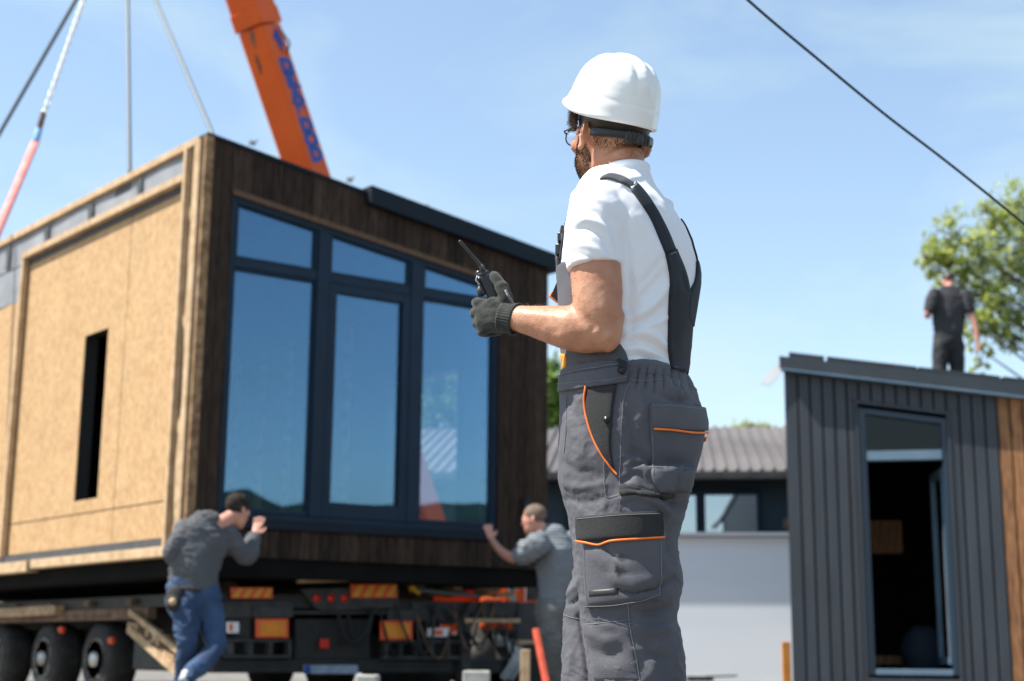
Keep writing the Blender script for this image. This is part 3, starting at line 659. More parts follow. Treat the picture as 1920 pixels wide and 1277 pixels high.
for k in range(16):
    x = 690+rr.random()*290; y = 1128+rr.random()*30; p = T_(x, y, .03+.04*rr.random()); w_ = (.1+.35*rr.random())*(1 if rr.random() < .5 else -1); d_ = .12+.3*rr.random()
    b = MB(); b.tube(catmull([p, p+EU*w_*.3-Z*d_*.8+NF*.03, p+EU*w_*.7-Z*d_, p+EU*w_-Z*d_*.2], 5), .010+.008*rr.random(), n=6); b.build('hose', rr.choice([M['black'], M['chassis'], M['rust'], M['chassis2']]), tr_, True)
# side boards lying on the trailer edge
def lay(name, x0, y0, x1, y1, v, m, label, cat, th=.05, group=None):
    P = H(.33, 0, 0); a = onp(x0, y0, P, NS); c = onp(x1, y1, P, NS); bb = MB(); bb.beam(a, c, .10, th); return tag(bb.build(name, m, None, bevel=.006), label, cat, group)
lay('timber_plank', 2, 1150, 112, 1143, 0, M['timber2'], 'long pale plank lying along the trailer side above the wheels', 'plank', .09)
b = MB(); b.beam(T_(560, 1090, .1), T_(705, 1086, .1), .07, .03); tag(b.build('timber_plank', M['timber'], None, bevel=.004), 'thin sunlit plank lying above the round red tail lamps', 'plank')
for i, (x, y, w, h, t_) in enumerate(((778, 1096, 30, 12, 'small pale wood block on the trailer bed, beside the yellow strap hook'), (850, 1098, 22, 20, 'upright pale wood block in the middle of the scrap wood'), (905, 1105, 30, 9, 'sunlit wood block lying at the right end of the scrap wood'))):
    b = MB(); p = T_(x, y, -.3); b.box(p, w/225, .16, h/225, EU, EV); tag(b.build('wood_block', M['timber'], None, bevel=.01), t_, 'wood block')
for k in range(18):
    x = 765+rr.random()*165; y = 1112+rr.random()*14-6; p = T_(x, y, -.25-.3*rr.random()); a = rr.random()*1.2-.6; b = MB()
    b.beam(p, p+EU*(.22*math.cos(a))+EV*(.3*math.sin(a))+Z*(.05*rr.random()), .03+.04*rr.random(), .03)
    tag(b.build('scrap_board', M['timber2'], None), 'short weathered scrap board in the heap on the trailer bed', 'board', 'scrap boards heaped on the trailer bed')
b = MB(); b.tube([T_(772, 1105, .0), T_(900, 1118, .0)], .02, n=8); tag(b.build('steel_bar', M['steel'], None, True), 'grey steel bar lying across the scrap wood', 'bar')
b = MB(); b.ball(T_(773, 1103, .06), .035, .03, .03); b.tube([T_(773, 1103, .06), T_(785, 1112, .06)], .018, n=8); tag(b.build('strap_hook', M['yel'], None, True), 'yellow strap hook at the left end of the steel bar', 'hook')
# cribbing that carries the house on the deck
for k, (u_, v_) in enumerate(((.8, .9), (2.9, .9), (.8, 7.6), (2.9, 7.6))):
    b = MB(); b.box(H(u_, v_, .94), .3, .18, .118, EU, EV); tag(b.build('bearer_block', M['rust'], None), 'dark wooden bearer block between trailer bed and house floor', 'block', 'bearer blocks under the house')
# things at the right of the trailer
for x0, y0, x1, t_ in ((668, 1266, 706, 'pale concrete block on the ground below the licence plate'), (868, 1258, 918, 'larger pale concrete block on the ground, right of the rear bumper')):
    p = at((x0+x1)/2, y0, 11.2); b = MB(); b.box((p.x, p.y+.15, p.z/2), (x1-x0)/250, .3, p.z); tag(b.build('concrete_block', M['concrete'], None, bevel=.012), t_, 'concrete block')
pa, pc = at(1004, 1180, 11.9), at(1034, 1330, 11.5)
ldr = empty('barrier_rail', (pc.x, pc.y, 0), 'red barrier rail leaning beside the right-hand worker', 'barrier')
b = MB(); b.beam(pa, pc, .05, .045); b.build('rail', M['redrail'], ldr, bevel=.01)
b = MB()
for k in range(5): p = pa+(pc-pa)*(k/5+.1); b.beam(p, p+Vector((.0, .25, .02)), .03, .03)
b.build('rung', M['chassis2'], ldr)
p = at(985, 1232, 11.8); b = MB(); b.box((p.x, p.y, .225), .075, .075, .45); tag(b.build('timber_post', M['timber'], None, bevel=.006), 'short pale timber post standing right of the trailer', 'post')
p = at(1003, 1090, 17); b = MB(); b.box((p.x, p.y, .72), .2, .2, 1.44); b.box((p.x+.12, p.y-.1, .7), .04, .04, 1.36); cbx = empty('outrigger_post', (p.x, p.y, 0), 'grey steel outrigger post with small orange lamps, behind the right-hand worker', 'outrigger')
b.build('column', M['chassis2'], cbx, bevel=.01)
b = MB(); b.box(at(1001, 1078, 16.85), .10, .06, .10); b.build('lamp', M['redor'], cbx); b = MB(); b.box(at(997, 1134, 16.85), .14, .06, .1); b.build('lamp', M['redor'], cbx)

# ================================================================== BACKGROUND BUILDING
BY = 24.0
bld = empty('long_building', at(1250, 1262, BY), 'long low building with grey sheet roof, dark slate upper wall and white lower wall', 'building')
def bp(x, y, Y=BY): return at(x, y, Y)
x0, x1 = bp(640, 900).x, bp(1900, 900).x
ze, zs_, zr = bp(1250, 886, BY-.4).z, bp(1250, 1008, BY).z, at(1250, 803, BY+4.2).z
b = MB(); b.box(((x0+x1)/2, BY+4, zs_+(ze-zs_)/2-.03), x1-x0, 8, ze-zs_-.06); b.build('upper_wall', M['bwall'], bld)
b = MB(); b.box(((x0+x1)/2, BY+3.9, zs_/2-.01), x1-x0, 8.3, zs_); b.build('lower_wall', M['whitewall'], bld, bevel=.02)
b = MB(); nr = int((x1-x0)/.19); pr = []
for k in range(nr):
    xx = x0+k*.19; b.add([(xx, BY-.5, ze), (xx+.10, BY-.5, ze), (xx+.10, BY+4.2, zr), (xx, BY+4.2, zr)], [(0, 1, 2, 3)])
    b.add([(xx+.10, BY-.5, ze), (xx+.13, BY-.5, ze+.05), (xx+.13, BY+4.2, zr+.05), (xx+.10, BY+4.2, zr)], [(0, 1, 2, 3)])
    b.add([(xx+.13, BY-.5, ze+.05), (xx+.16, BY-.5, ze+.05), (xx+.16, BY+4.2, zr+.05), (xx+.13, BY+4.2, zr+.05)], [(0, 1, 2, 3)])
    b.add([(xx+.16, BY-.5, ze+.05), (xx+.19, BY-.5, ze), (xx+.19, BY+4.2, zr), (xx+.16, BY+4.2, zr+.05)], [(0, 1, 2, 3)])
b.add([(x0, BY+4.2, zr), (x1, BY+4.2, zr), (x1, BY+8.6, ze), (x0, BY+8.6, ze)], [(0, 1, 2, 3)])
b.build('roof', M['roofm'], bld)
b = MB(); b.box(((x0+x1)/2, BY-.52, ze-.06), x1-x0, .06, .14); b.build('gutter', M['chassis2'], bld, bevel=.02)
b = MB(); b.box(((x0+x1)/2, BY-.25, ze-.10), x1-x0, .48, .04); b.build('soffit', M['flash'], bld)
for xa, xb in ((1180, 1312), (1316, 1424), (1060, 1176)):
    pa, pb = bp(xa, 1008, BY-.06), bp(xb, 922, BY-.06); zz0, zz1 = pa.z+.02, pb.z
    f = MB(); cx_ = (pa.x+pb.x)/2; w_ = pb.x-pa.x; h_ = zz1-zz0; cz_ = (zz0+zz1)/2
    for sx in (-1, 1): f.box((cx_+sx*(w_/2-.035), BY-.04, cz_), .06, .10, h_)
    for sz in (-1, 1): f.box((cx_, BY-.04, cz_+sz*(h_/2-.035)), w_-.132, .10, .06)
    t = f.build('window', M['frame'], bld)
    f = MB(); f.box((cx_, BY-.03, cz_), w_-.13, .02, h_-.13); f.build('pane', M['glass2'], t)
b = MB(); pa = bp(1285, 1010); pb = bp(1473, 1010); b.box(((pa.x+pb.x)/2, BY-.28, zs_+.03), pb.x-pa.x+2, .2, .05); b.build('ledge', M['white'], bld)
p0 = bp(1285, 1264, 23); p1 = bp(1332, 1264, 23)
b = MB(); b.box(((p0.x+p1.x)/2, 22.8, .07), p1.x-p0.x, .3, .07); b.tube([(p1.x-.1, 22.8, .1), (p1.x+.35, 22.7, .12)], .015, n=6); tag(b.build('scrap_board', M['chassis2'], None), 'dark board lying on the ground at the foot of the white wall', 'board')
b = MB(); pp = bp(1474, 985, BY-.2); b.ball(pp, .06, .06, .1); b.tube([pp, pp+Vector((.0, .2, .1))], .02, n=6); b.build('wall_lamp', M['rust'], bld, True)

bld.rotation_euler.z = math.radians(-6)
# ================================================================== RIGHT-HAND CABIN
QP = at(1487, 1270, 15.0); QP.z = 0
GU, GV = az(102), az(12); GN = -GV
def G(u, v, z): return QP+GU*u+GV*v+Z*z
def guz(x, y): p = onp(x, y, QP, GN)-QP; return p.dot(GU), p.z
cab = empty('clad_cabin', G(0, 0, 0), 'anthracite board-clad cabin with sloping roof and tall narrow window, brown boards at its right', 'cabin')
CW, CL = 5.2, 6.5
gt = lambda u: 3.30-.152*u
c0, c1_ = guz(1613, 900)[0], guz(1780, 900)[0]; cz0 = .245; ct = lambda u: 3.0-.157*u+.012
ubr = guz(1877, 900)[0]
b = MB(); b2 = MB(); u = .02; wdt = .1215
def cb_(bb, u0, u1, z0a, z0b, z1a, z1b, d): bb.prism([G(u0, 0, z0a), G(u1, 0, z0b), G(u1, 0, z1b), G(u0, 0, z1a)], GN, -.02, d)
while u < CW:
    u1 = u+wdt; tgt = b if u < ubr-.03 else b2; g = .016; d = .022
    if u1 <= c0-.03 or u >= c1_+.03: cb_(tgt, u, u1-g, .05, .05, gt(u), gt(u1), d)
    else:
        ua_, ub_ = u, u1-g
        cb_(tgt, ua_, ub_, ct(ua_)+.07, ct(ub_)+.07, gt(ua_), gt(ub_), d); cb_(tgt, ua_, ub_, .05, .05, cz0-.07, cz0-.07, d)
        if ua_ < c0-.035: cb_(tgt, ua_, c0-.035, cz0-.068, cz0-.068, ct(ua_)+.068, ct(c0)+.068, d)
        if ub_ > c1_+.035: cb_(tgt, c1_+.035, ub_, cz0-.068, cz0-.068, ct(c1_)+.068, ct(ub_)+.068, d)
    u = u1
b.build('grey_cladding', M['shed'], cab, bevel=.004); b2.build('brown_cladding', M['shedw'], cab, bevel=.004)
b = MB()      # shell
b.prism([G(.0, 0, .0), G(c0-.02, 0, 0), G(c0-.02, 0, gt(c0)-.02), G(0, 0, gt(0)-.02)], GN, -.14, -.022)
b.prism([G(c1_+.02, 0, 0), G(CW, 0, 0), G(CW, 0, gt(CW)-.02), G(c1_+.02, 0, gt(c1_)-.02)], GN, -.14, -.022)
b.prism([G(c0-.018, 0, ct(c0)+.04), G(c1_+.018, 0, ct(c1_)+.04), G(c1_+.018, 0, gt(c1_)-.02), G(c0-.018, 0, gt(c0)-.02)], GN, -.14, -.022)
b.prism([G(c0-.018, 0, 0), G(c1_+.018, 0, 0), G(c1_+.018, 0, cz0-.03), G(c0-.018, 0, cz0-.03)], GN, -.14, -.022)
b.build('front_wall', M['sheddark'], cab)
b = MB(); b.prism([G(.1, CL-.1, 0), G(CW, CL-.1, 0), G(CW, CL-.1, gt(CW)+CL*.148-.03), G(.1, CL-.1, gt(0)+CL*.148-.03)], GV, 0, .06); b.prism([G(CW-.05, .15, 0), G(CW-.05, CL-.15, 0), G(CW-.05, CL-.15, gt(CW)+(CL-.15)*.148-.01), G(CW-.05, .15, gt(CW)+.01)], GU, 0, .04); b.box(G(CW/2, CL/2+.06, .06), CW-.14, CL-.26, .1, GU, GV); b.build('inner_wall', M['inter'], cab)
b = MB(); b.prism([G(.0, .0, 0), G(.0, CL, 0), G(.0, CL, gt(0)+CL*.148), G(.0, .0, gt(0)+.0)], GU, 0, .10); b.build('side_wall', M['shed'], cab)
# roof rising towards the back, fascia, panels
rz = lambda u, v: gt(u)+.02+v*.148
b = MB(); P = [G(-.03, -.10, rz(-.03, -.10)), G(CW, -.10, rz(CW, -.1)), G(CW, CL, rz(CW, CL)), G(-.03, CL, rz(-.03, CL))]
b.prism(P, Z, 0, .10); b.build('roof', M['shedf'], cab)
b = MB(); b.prism([G(-.04, -.105, gt(-.04)-.0), G(CW, -.105, gt(CW)-.0), G(CW, -.105, gt(CW)+.125), G(-.04, -.105, gt(-.04)+.125)], GN, 0, .03)
b.build('fascia', M['shedf'], cab, bevel=.004)
b = MB(); b.prism([G(-.03, -.10, gt(-.03)-.022), G(CW, -.10, gt(CW)-.022), G(CW, -.10, gt(CW)-.002), G(-.03, -.10, gt(-.03)-.002)], GN, -.06, .05); b.build('drip_edge', M['lblue'], cab, bevel=.003)
for xa, xb in ((1480, 1546), (1551, 1718), (1722, 1872), (1880, 2040)):
    a_, b__ = guz(xa, 690)[0], guz(xb, 690)[0]
    q = MB(); q.prism([G(a_, -.07, rz(a_, -.07)+.125), G(b__, -.07, rz(b__, -.07)+.125), G(b__, 1.7, rz(b__, 1.7)+.125), G(a_, 1.7, rz(a_, 1.7)+.125)], Z, 0, .055); q.build('roof_panel', M['panelm'], cab, bevel=.004)
b = MB(); q0 = G(-.05, -.08, 3.38); b.prism([q0, q0+GU*-.10+Z*-.10, q0+GU*-.19+Z*-.22, q0+GU*-.10+Z*-.25, q0+GU*.02+Z*-.12], GN, -.03, .0); b.build('loose_membrane', M['white'], cab)
# window
def cq(u0, u1, f0, f1, d0, d1, bb): bb.prism([G(u0, 0, f0(u0)), G(u1, 0, f0(u1)), G(u1, 0, f1(u1)), G(u0, 0, f1(u0))], GN, d0, d1)
k_ = lambda z: (lambda u: z)
fr = MB(); w_ = .075; zt1 = guz(1700, 857)[1]
cq(c0, c0+w_, k_(cz0), ct, -.10, .0, fr); cq(c1_-.055, c1_, k_(cz0), ct, -.10, .0, fr); cq(c0+w_, c1_-.055, lambda u: ct(u)-.06, ct, -.10, .0, fr)
win = fr.build('window_frame', M['nvframe'], cab, bevel=.005)
fr = MB(); cq(c0+w_+.002, c1_-.057, k_(cz0), k_(cz0+.055), -.10, .02, fr); fr.build('bottom_rail', M['lblue'], win, bevel=.005); fr = MB(); cq(c0+w_+.002, c1_-.057, k_(zt1-.03), k_(zt1+.065), -.10, .01, fr); fr.build('transom_rail', M['lblue'], win, bevel=.005)
fr = MB(); cq(c0+w_+.002, c1_-.057, k_(zt1+.066), lambda u: ct(u)-.062, -.06, -.05, fr); fr.build('pane', M['glass3'], win)
fr = MB(); cq(c0-.03, c0-.002, k_(cz0-.03), lambda u: ct(u)+.035, -.03, .034, fr); cq(c1_+.002, c1_+.03, k_(cz0-.03), lambda u: ct(u)+.035, -.03, .034, fr)
cq(c0-.03, c1_+.03, lambda u: ct(u)+.037, lambda u: ct(u)+.066, -.03, .034, fr); cq(c0-.03, c1_+.03, k_(cz0-.066), k_(cz0-.032), -.03, .05, fr); fr.build('window_trim', M['shed'], cab)
# open inner leaf
fr = MB(); hinge = G(c1_-.07, .13, 0); dl = (GV*math.cos(.10)-GU*math.sin(.10)); 
for a_, c_, z0, z1 in ((0, .05, .35, zt1-.1), (.62, .67, .35, zt1-.1), (.05, .62, .35, .42), (.05, .62, zt1-.17, zt1-.1)): fr.prism([hinge+dl*a_+Z*z0, hinge+dl*c_+Z*z0, hinge+dl*c_+Z*z1, hinge+dl*a_+Z*z1], dl.cross(Z), 0, .05)
fr.build('open_leaf', M['lblue'], win)
fr = MB(); fr.prism([hinge+dl*.05+Z*.42, hinge+dl*.16+Z*.42, hinge+dl*.16+Z*(zt1-.7), hinge+dl*.05+Z*(zt1-.7)], dl.cross(Z), .01, .03); fr.build('wood_jamb', M['shedw'], win)
b = MB(); p = G(c0+.28, 2.3, 1.75); b.box(p, .42, .3, .38, GU, GV); shf = tag(b.build('wall_cabinet', M['shedw'], None, bevel=.01), 'small brown wooden cabinet in the dark behind the tall window', 'cabinet')
b = MB(); b.box(G(c0+.25, 1.9, .38), .5, .5, .10, GU, GV); b.box(G(c0+.07, 1.9, .22), .06, .45, .22, GU, GV); b.box(G(c0+.43, 1.9, .22), .06, .45, .22, GU, GV); tag(b.build('low_bench', M['shedw'], None, bevel=.01), 'low brown bench low down inside the dark window', 'bench')
b = MB(); V, F = ball(G(c0+.62, 1.2, .44), .26, .2, .32, n=20); V = [v+Vector((.03*noise.noise(v*7), 0, .05*noise.noise(v*5))) for v in V]; b.add(V, F); tag(b.build('sack', mat('navy_sack', (.012, .02, .035), rough=.8), None, True), 'dark blue bulging sack on the floor inside the tall window', 'sack')
p = at(1479, 1215, 15.3); b = MB(); b.box((p.x-.01, p.y+.1, .28), .085, .03, .56); tag(b.build('orange_board', M['orpost'], None, bevel=.005), 'upright orange board standing at the left corner of the grey cabin', 'board')
# ================================================================== OVERHEAD CABLE
P = [at(1180, -205, 4.6), at(1400, -2, 4.9), at(1530, 108, 5.1), at(1660, 215, 5.3), at(1780, 307, 5.5), at(1920, 420, 5.7), at(2120, 590, 6.0)]
b = MB(); b.tube(catmull(P, 8), .0052, n=8); tag(b.build('overhead_cable', M['wire'], None, True), 'black overhead cable slanting across the sky on the right', 'cable')

# ================================================================== TREES
def tree(name, base, height, blobs, nleaf, size, m, label, limbs=(), group=None):
    t = empty(name, base, label, 'tree', group); base = Vector(base)
    b = MB(); top = base+Z*height*.75; tr0 = catmull([base, base+Z*height*.3+Vector((.15, 0, 0)), base+Z*height*.55, top], 4)
    b.tube(tr0, list(np.linspace(height*.028, height*.006, len(tr0))), n=10)
    for c, r in blobs:
        c = Vector(c)
        if c.z < base.z+height*.60: b.tube(catmull([c+Vector((.5, 0, 1.1)), c+Vector((.15, 0, .6)), c], 4), .012, n=5); continue
        hd = math.hypot(c.x-base.x, c.y-base.y); a = base+Z*max(height*.25, min(height*.72, c.z-base.z-hd*.75)); mid = (a+c)/2+Z*.12
        L_ = catmull([a, mid, c], 4); b.tube(L_, list(np.linspace(height*.006, .012, len(L_))), n=6)
        for q in range(5):
            d = Vector((random.gauss(0, 1), random.gauss(0, 1), random.gauss(0, .8))).normalized()*r*.9; b.tube([c, c+d*.5+Z*.1, c+d], [.02, .013, .006], n=5)
    b.build('trunk', M['trunk'], t, True)
    V = []; F = []; tot = sum(r**2 for _, r in blobs)
    for c, r in blobs:
        c = Vector(c); k = int(nleaf*r*r/tot); nc = max(3, int(k/14)); 
        for q in range(nc):
            d = Vector((random.gauss(0, 1), random.gauss(0, 1), random.gauss(0, 1))).normalized()*(random.random()**.45)*r
            cc = c+d
            for _ in range(14):
                p = cc+Vector((random.gauss(0, 1), random.gauss(0, 1), random.gauss(-.2, 1)))*r*.13
                s = size*(.6+random.random()*.8); a = Vector((random.gauss(0, 1), random.gauss(0, 1), random.gauss(0, 1))).normalized(); n_ = a.orthogonal().normalized(); o = a.cross(n_)
                i = len(V); V += [p-a*s, p-n_*s*.45+o*s*.1, p+a*s, p+n_*s*.45+o*s*.1]; F.append((i, i+1, i+2, i+3))
    link('crown', V, F, m, t, False); return t
def crown_px(spec, Y): return [(at(x, y, Y+dy), r) for x, y, r, dy in spec]
tree('tall_tree', (12.6, 26.5, 0), 9.5, crown_px([(1790, 445, .50, 0), (1758, 470, .36, .3), (1775, 500, .50, .3), (1830, 470, .52, 0), (1742, 492, .26, 0), (1735, 488, .16, 0), (1812, 545, .46, .5), (1852, 400, .30, 0), (1880, 430, .46, .4), (1902, 390, .50, 0), (1918, 455, .6, 0), (1880, 520, .62, .5), (1850, 570, .48, 0), (1905, 600, .5, .2), (1862, 620, .34, 0), (1900, 640, .26, 0), (1838, 655, .22, 0), (1828, 610, .3, 0), (1950, 520, .8, 0), (1980, 430, .8, .5), (2040, 560, .9, 0), (2010, 650, .7, .5), (1790, 560, .3, .5), (1838, 690, .2, 0)], 26), 11500, .062, M['leafa'],
     'loose spring-green tree behind the worker on the cabin roof')
tree('leafy_tree', (at(900, 1200, 33).x, 33, 0), 7.0, crown_px([(1035, 715, .55, 0), (1040, 760, .6, .5), (1000, 740, .7, 0), (1035, 800, .6, .3), (950, 720, .8, .5), (980, 800, .8, 0), (900, 700, .9, 0), (850, 690, .8, .4), (820, 740, .9, 0), (870, 770, 1.0, 0), (780, 700, .8, 0), (760, 760, .9, 0), (840, 650, .6, 0)], 33), 16000, .09, M['leafb'],
     'dense bright green tree behind the sheet-roofed building, beside the charred house')
for i, (x, r) in enumerate(((1396, .35), (1425, .25))):
    tree('garden_tree', (at(x, 1200, 44).x, 44, 0), 6.6, crown_px([(x, 800, r, 0), (x+4, 806, r, 0), (x-8, 812, r*1.3, 0)], 44), 260, .09, M['leafa'], 'treetop just showing above the roof ridge, ' + ('left one of the pair' if i == 0 else 'right one of the pair'), group='treetops above the ridge')
# ================================================================== MAIN PERSON
YM = 3.42
def P_(x, y, d=0.0): return at(x, y, YM+d)
YAW = math.radians(25)                      # torso turned 25 deg off profile
BF = Vector((-math.cos(YAW), math.sin(YAW), 0)); BL = Vector((-math.sin(YAW), -math.cos(YAW), 0))   # forward, his left
man = empty('person', P_(1180, 1575).to_2d().to_3d() if False else Vector((P_(1180, 1300).x, YM, 0)), 'bearded worker in white hard hat, white T-shirt and grey dungarees, holding a radio', 'person')

def tring(y, xl, xr, w, n=64, ex=2.25, pad=0.0, d=0.0, yaw=YAW):
    """horizontal body section on image row y with silhouette xl..xr; w = half width across the shoulders"""
    a = P_((xl+xr)/2, y, d); hx = (P_(xr, y, d).x-P_(xl, y, d).x)/2
    cy, sy = math.cos(yaw), math.sin(yaw); q = hx*hx-(w*sy)**2; dp = math.sqrt(max(q, (.35*hx)**2))/cy
    f = Vector((-cy, sy, 0)); l = Vector((-sy, -cy, 0)); P = []
    for j in range(n):
        t = 2*PI*j/n; c, s = math.cos(t), math.sin(t)
        P.append(f*(dp*math.copysign(abs(c)**(2/ex), c))+l*(w*math.copysign(abs(s)**(2/ex), s)))
    m = max(p.x for p in P); k = hx/m
    return [a+Vector((p.x*(k+pad/hx), p.y*(1+pad/w), 0)) for p in P]
TT = dict(
 y=[306, 318, 332, 348, 368, 395, 430, 465, 500, 550, 600, 640, 690, 730],
 l=[1141, 1133, 1112, 1096, 1082, 1070, 1061, 1056, 1052, 1050, 1051, 1053, 1056, 1056],
 r=[1205, 1212, 1226, 1242, 1258, 1277, 1296, 1307, 1312, 1311, 1304, 1297, 1290, 1292],
 w=[.060, .078, .122, .156, .182, .198, .203, .200, .196, .188, .178, .172, .170, .176])
def T(y, th=None, pad=0.0):
    g = [spline(TT['y'], TT[k], y) for k in 'lrw']
    return tring(y, g[0], g[1], g[2], pad=pad)
def loft_rows(rows, f): R = [f(y) for y in rows]; return stack(R, len(R[0]))
def patchy(V, F, strokes, lo=None):
    """press folds (image-space strokes) into the surface, only where it faces the camera"""
    N = normals(V, F); px = projn(V); D = V-np.array(CAM); face = -(N*D).sum(1)/np.linalg.norm(D, axis=1)
    wf = np.clip((face+.05)/.35, 0, 1); disp = np.zeros(len(V))
    for st in strokes:
        pts, amp, sig = st[0], st[1], st[2]; Q = np.array([tuple(p) for p in catmull([(a, b, 0) for a, b in pts], 6)])[:, :2] if len(pts) > 2 else np.array(pts, float)
        bx0 = Q.min(0)-3*sig; bx1 = Q.max(0)+3*sig; m = np.where(((px > bx0) & (px < bx1)).all(1))[0]
        if not len(m): continue
        p = px[m]; best = np.full(len(m), 1e9); tb = np.zeros(len(m)); nseg = len(Q)-1
        for i in range(nseg):
            a, b = Q[i], Q[i+1]; ab = b-a; t = np.clip(((p-a)@ab)/max(ab@ab, 1e-9), 0, 1); dd = np.hypot(*(p-(a+t[:, None]*ab)).T)
            u = dd < best; best[u] = dd[u]; tb[u] = (i+t[u])/nseg
        taper = np.clip(np.sin(np.clip(tb*.9+.05, 0, 1)*PI), .0, 1)**.5
        disp[m] += amp*np.exp(-(best/sig)**2)*taper
    return V+N*(disp*wf)[:, None]
def rough_noise(V, F, amp, sc, seed=0.0):
    N = normals(V, F); d = np.array([noise.noise(Vector(v)*sc+Vector((seed, 0, 0))) for v in V]); return V+N*(amp*d)[:, None]

# ---- head frame
HY = math.radians(-30); HT = math.radians(13)
hF = Vector((math.sin(HY)*math.cos(HT), math.cos(HY)*math.cos(HT), math.sin(HT))); hR = Vector((math.cos(HY), -math.sin(HY), 0)); hU = hR.cross(hF)
hO = P_(1147, 262, .02)
def Hd(x, y, z): return hO+hR*(x*1.08)+hF*y+hU*z
HM = Matrix((hR*1.08, hF, hU)).transposed()
def hball(x, y, z, a, b, c, n=24): V, F = ball((0, 0, 0), a, b, c, n=n); return [Hd(x, y, z)+HM @ Vector(v) for v in V], F
def htube(p, ra, rb=None, n=12, axis=None): return tube([Hd(*q) for q in p], ra, rb, (HM @ Vector(axis)) if axis else None, n)
parts = [hball(0, -.004, .045, .077, .097, .085), hball(0, .032, .0, .070, .068, .085), hball(0, .042, -.052, .060, .052, .060), hball(0, .040, -.085, .046, .048, .030),
         hball(0, .080, -.098, .022, .016, .018), htube([(0, .096, .012), (0, .112, -.022), (0, .108, -.034)], [.008, .014, .012]),
         hball(0, .088, .030, .048, .018, .012), hball(0, .088, -.066, .024, .016, .012), hball(-.045, .070, -.02, .02, .022, .02), hball(.045, .070, -.02, .02, .022, .02)]
for s in (-1, 1):
    c = Vector((s*.078, -.004, -.008))
    k = [(s*.083+s*.006*math.cos(a), -.012+.017*math.cos(a), -.004+.033*math.sin(a)) for a in np.linspace(-2.2, 2.4, 12)]
    parts.append(htube([(s*(.080+.012*max(0, -math.cos(a))), -.008+.017*math.cos(a), -.004+.031*math.sin(a)*(1 if math.sin(a) > 0 else .95)) for a in np.linspace(-1.9, 4.0, 16)], .0045, n=8))
    parts.append(hball(s*.080, -.008, -.005, .0075, .014, .026, 14)); parts.append(hball(s*.082, -.002, -.034, .006, .008, .009, 10))
nb = P_(1164, 322, .0)
parts.append(tube([Hd(0, -.012, -.02), Hd(0, -.018, -.06), P_(1166, 302, .0), nb+Vector((0, 0, -.03))], [.055, .055, .055, .057], [.060, .058, .058, .059], axis=BL, n=24))
# torso core
parts.append(loft_rows([350, 362, 376, 395, 450, 520, 600, 690], lambda y: tring(y, spline(TT['y'], TT['l'], y)+9, spline(TT['y'], TT['r'], y)-9, spline(TT['y'], TT['w'], y)-.016)))
# left arm
def arm(pts, ra, rb=None, ax=None): return tube([P_(*p) for p in pts], ra, rb, ax, 24)
sh = (1116, 385, -.155)
parts.append(arm([sh, (1116, 440, -.165), (1117, 500, -.170), (1120, 550, -.176), (1121, 590, -.180), (1119, 615, -.182)], [.050, .055, .0590, .0570, .0540, .0480], [.056, .060, .062, .060, .054, .046], BF))
parts.append(arm([(1133, 619, -.182), (1100, 618, -.170), (1070, 615, -.158), (1040, 610, -.142), (1000, 602, -.12), (972, 597, -.104), (950, 593, -.092), (930, 590, -.08)],
                 [.0500, .0545, .0520, .0455, .0355, .0300, .0265, .022], [.042, .046, .046, .042, .034, .028, .021, .014], Z))
parts.append(tube([P_(1148, 636, -.19), P_(1140, 645, -.186)], .020, n=12))
parts.append(arm([(1125, 560, -.18), (1137, 600, -.18), (1140, 630, -.18)], [.04, .043, .030]))
parts.append(arm([(1090, 604, -.17), (1040, 600, -.145)], [.03, .022]))
# right arm, bent the same way on the far side
rs = Vector(P_(1222, 388, .15)); re = rs+Vector((-.01, .05, -.29)); rwr = re+BF*.05+Vector((0, .02, -.25))
parts.append(tube([rs+Z*-.02, (rs+re)/2, re], [.044, .050, .043], n=20)); parts.append(tube([re, (re+rwr)/2, rwr], [.045, .040, .027], n=20))
bV, bF = remesh(parts, .0042, 5, .5)
# elbow crease and tendon relief on the arm
bV = patchy(bV, bF, [([(1098, 592), (1108, 606), (1112, 622)], -.0045, 9), ([(1098, 630), (1112, 618), (1124, 602)], -.002, 6), ([(1135, 540), (1140, 590)], .003, 12), ([(1130, 636), (1150, 622)], .004, 8),
     ([(1050, 596), (1000, 590), (965, 585)], .0016, 7), ([(1085, 530), (1088, 570)], .002, 12), ([(1112, 498), (1140, 520), (1152, 560)], .002, 14), ([(1088, 640), (1030, 630)], .002, 10)])
bV = rough_noise(bV, bF, .0008, 60)
body = link('body', bV, bF, M['skin'], man)
BB = bvh(bV, bF)

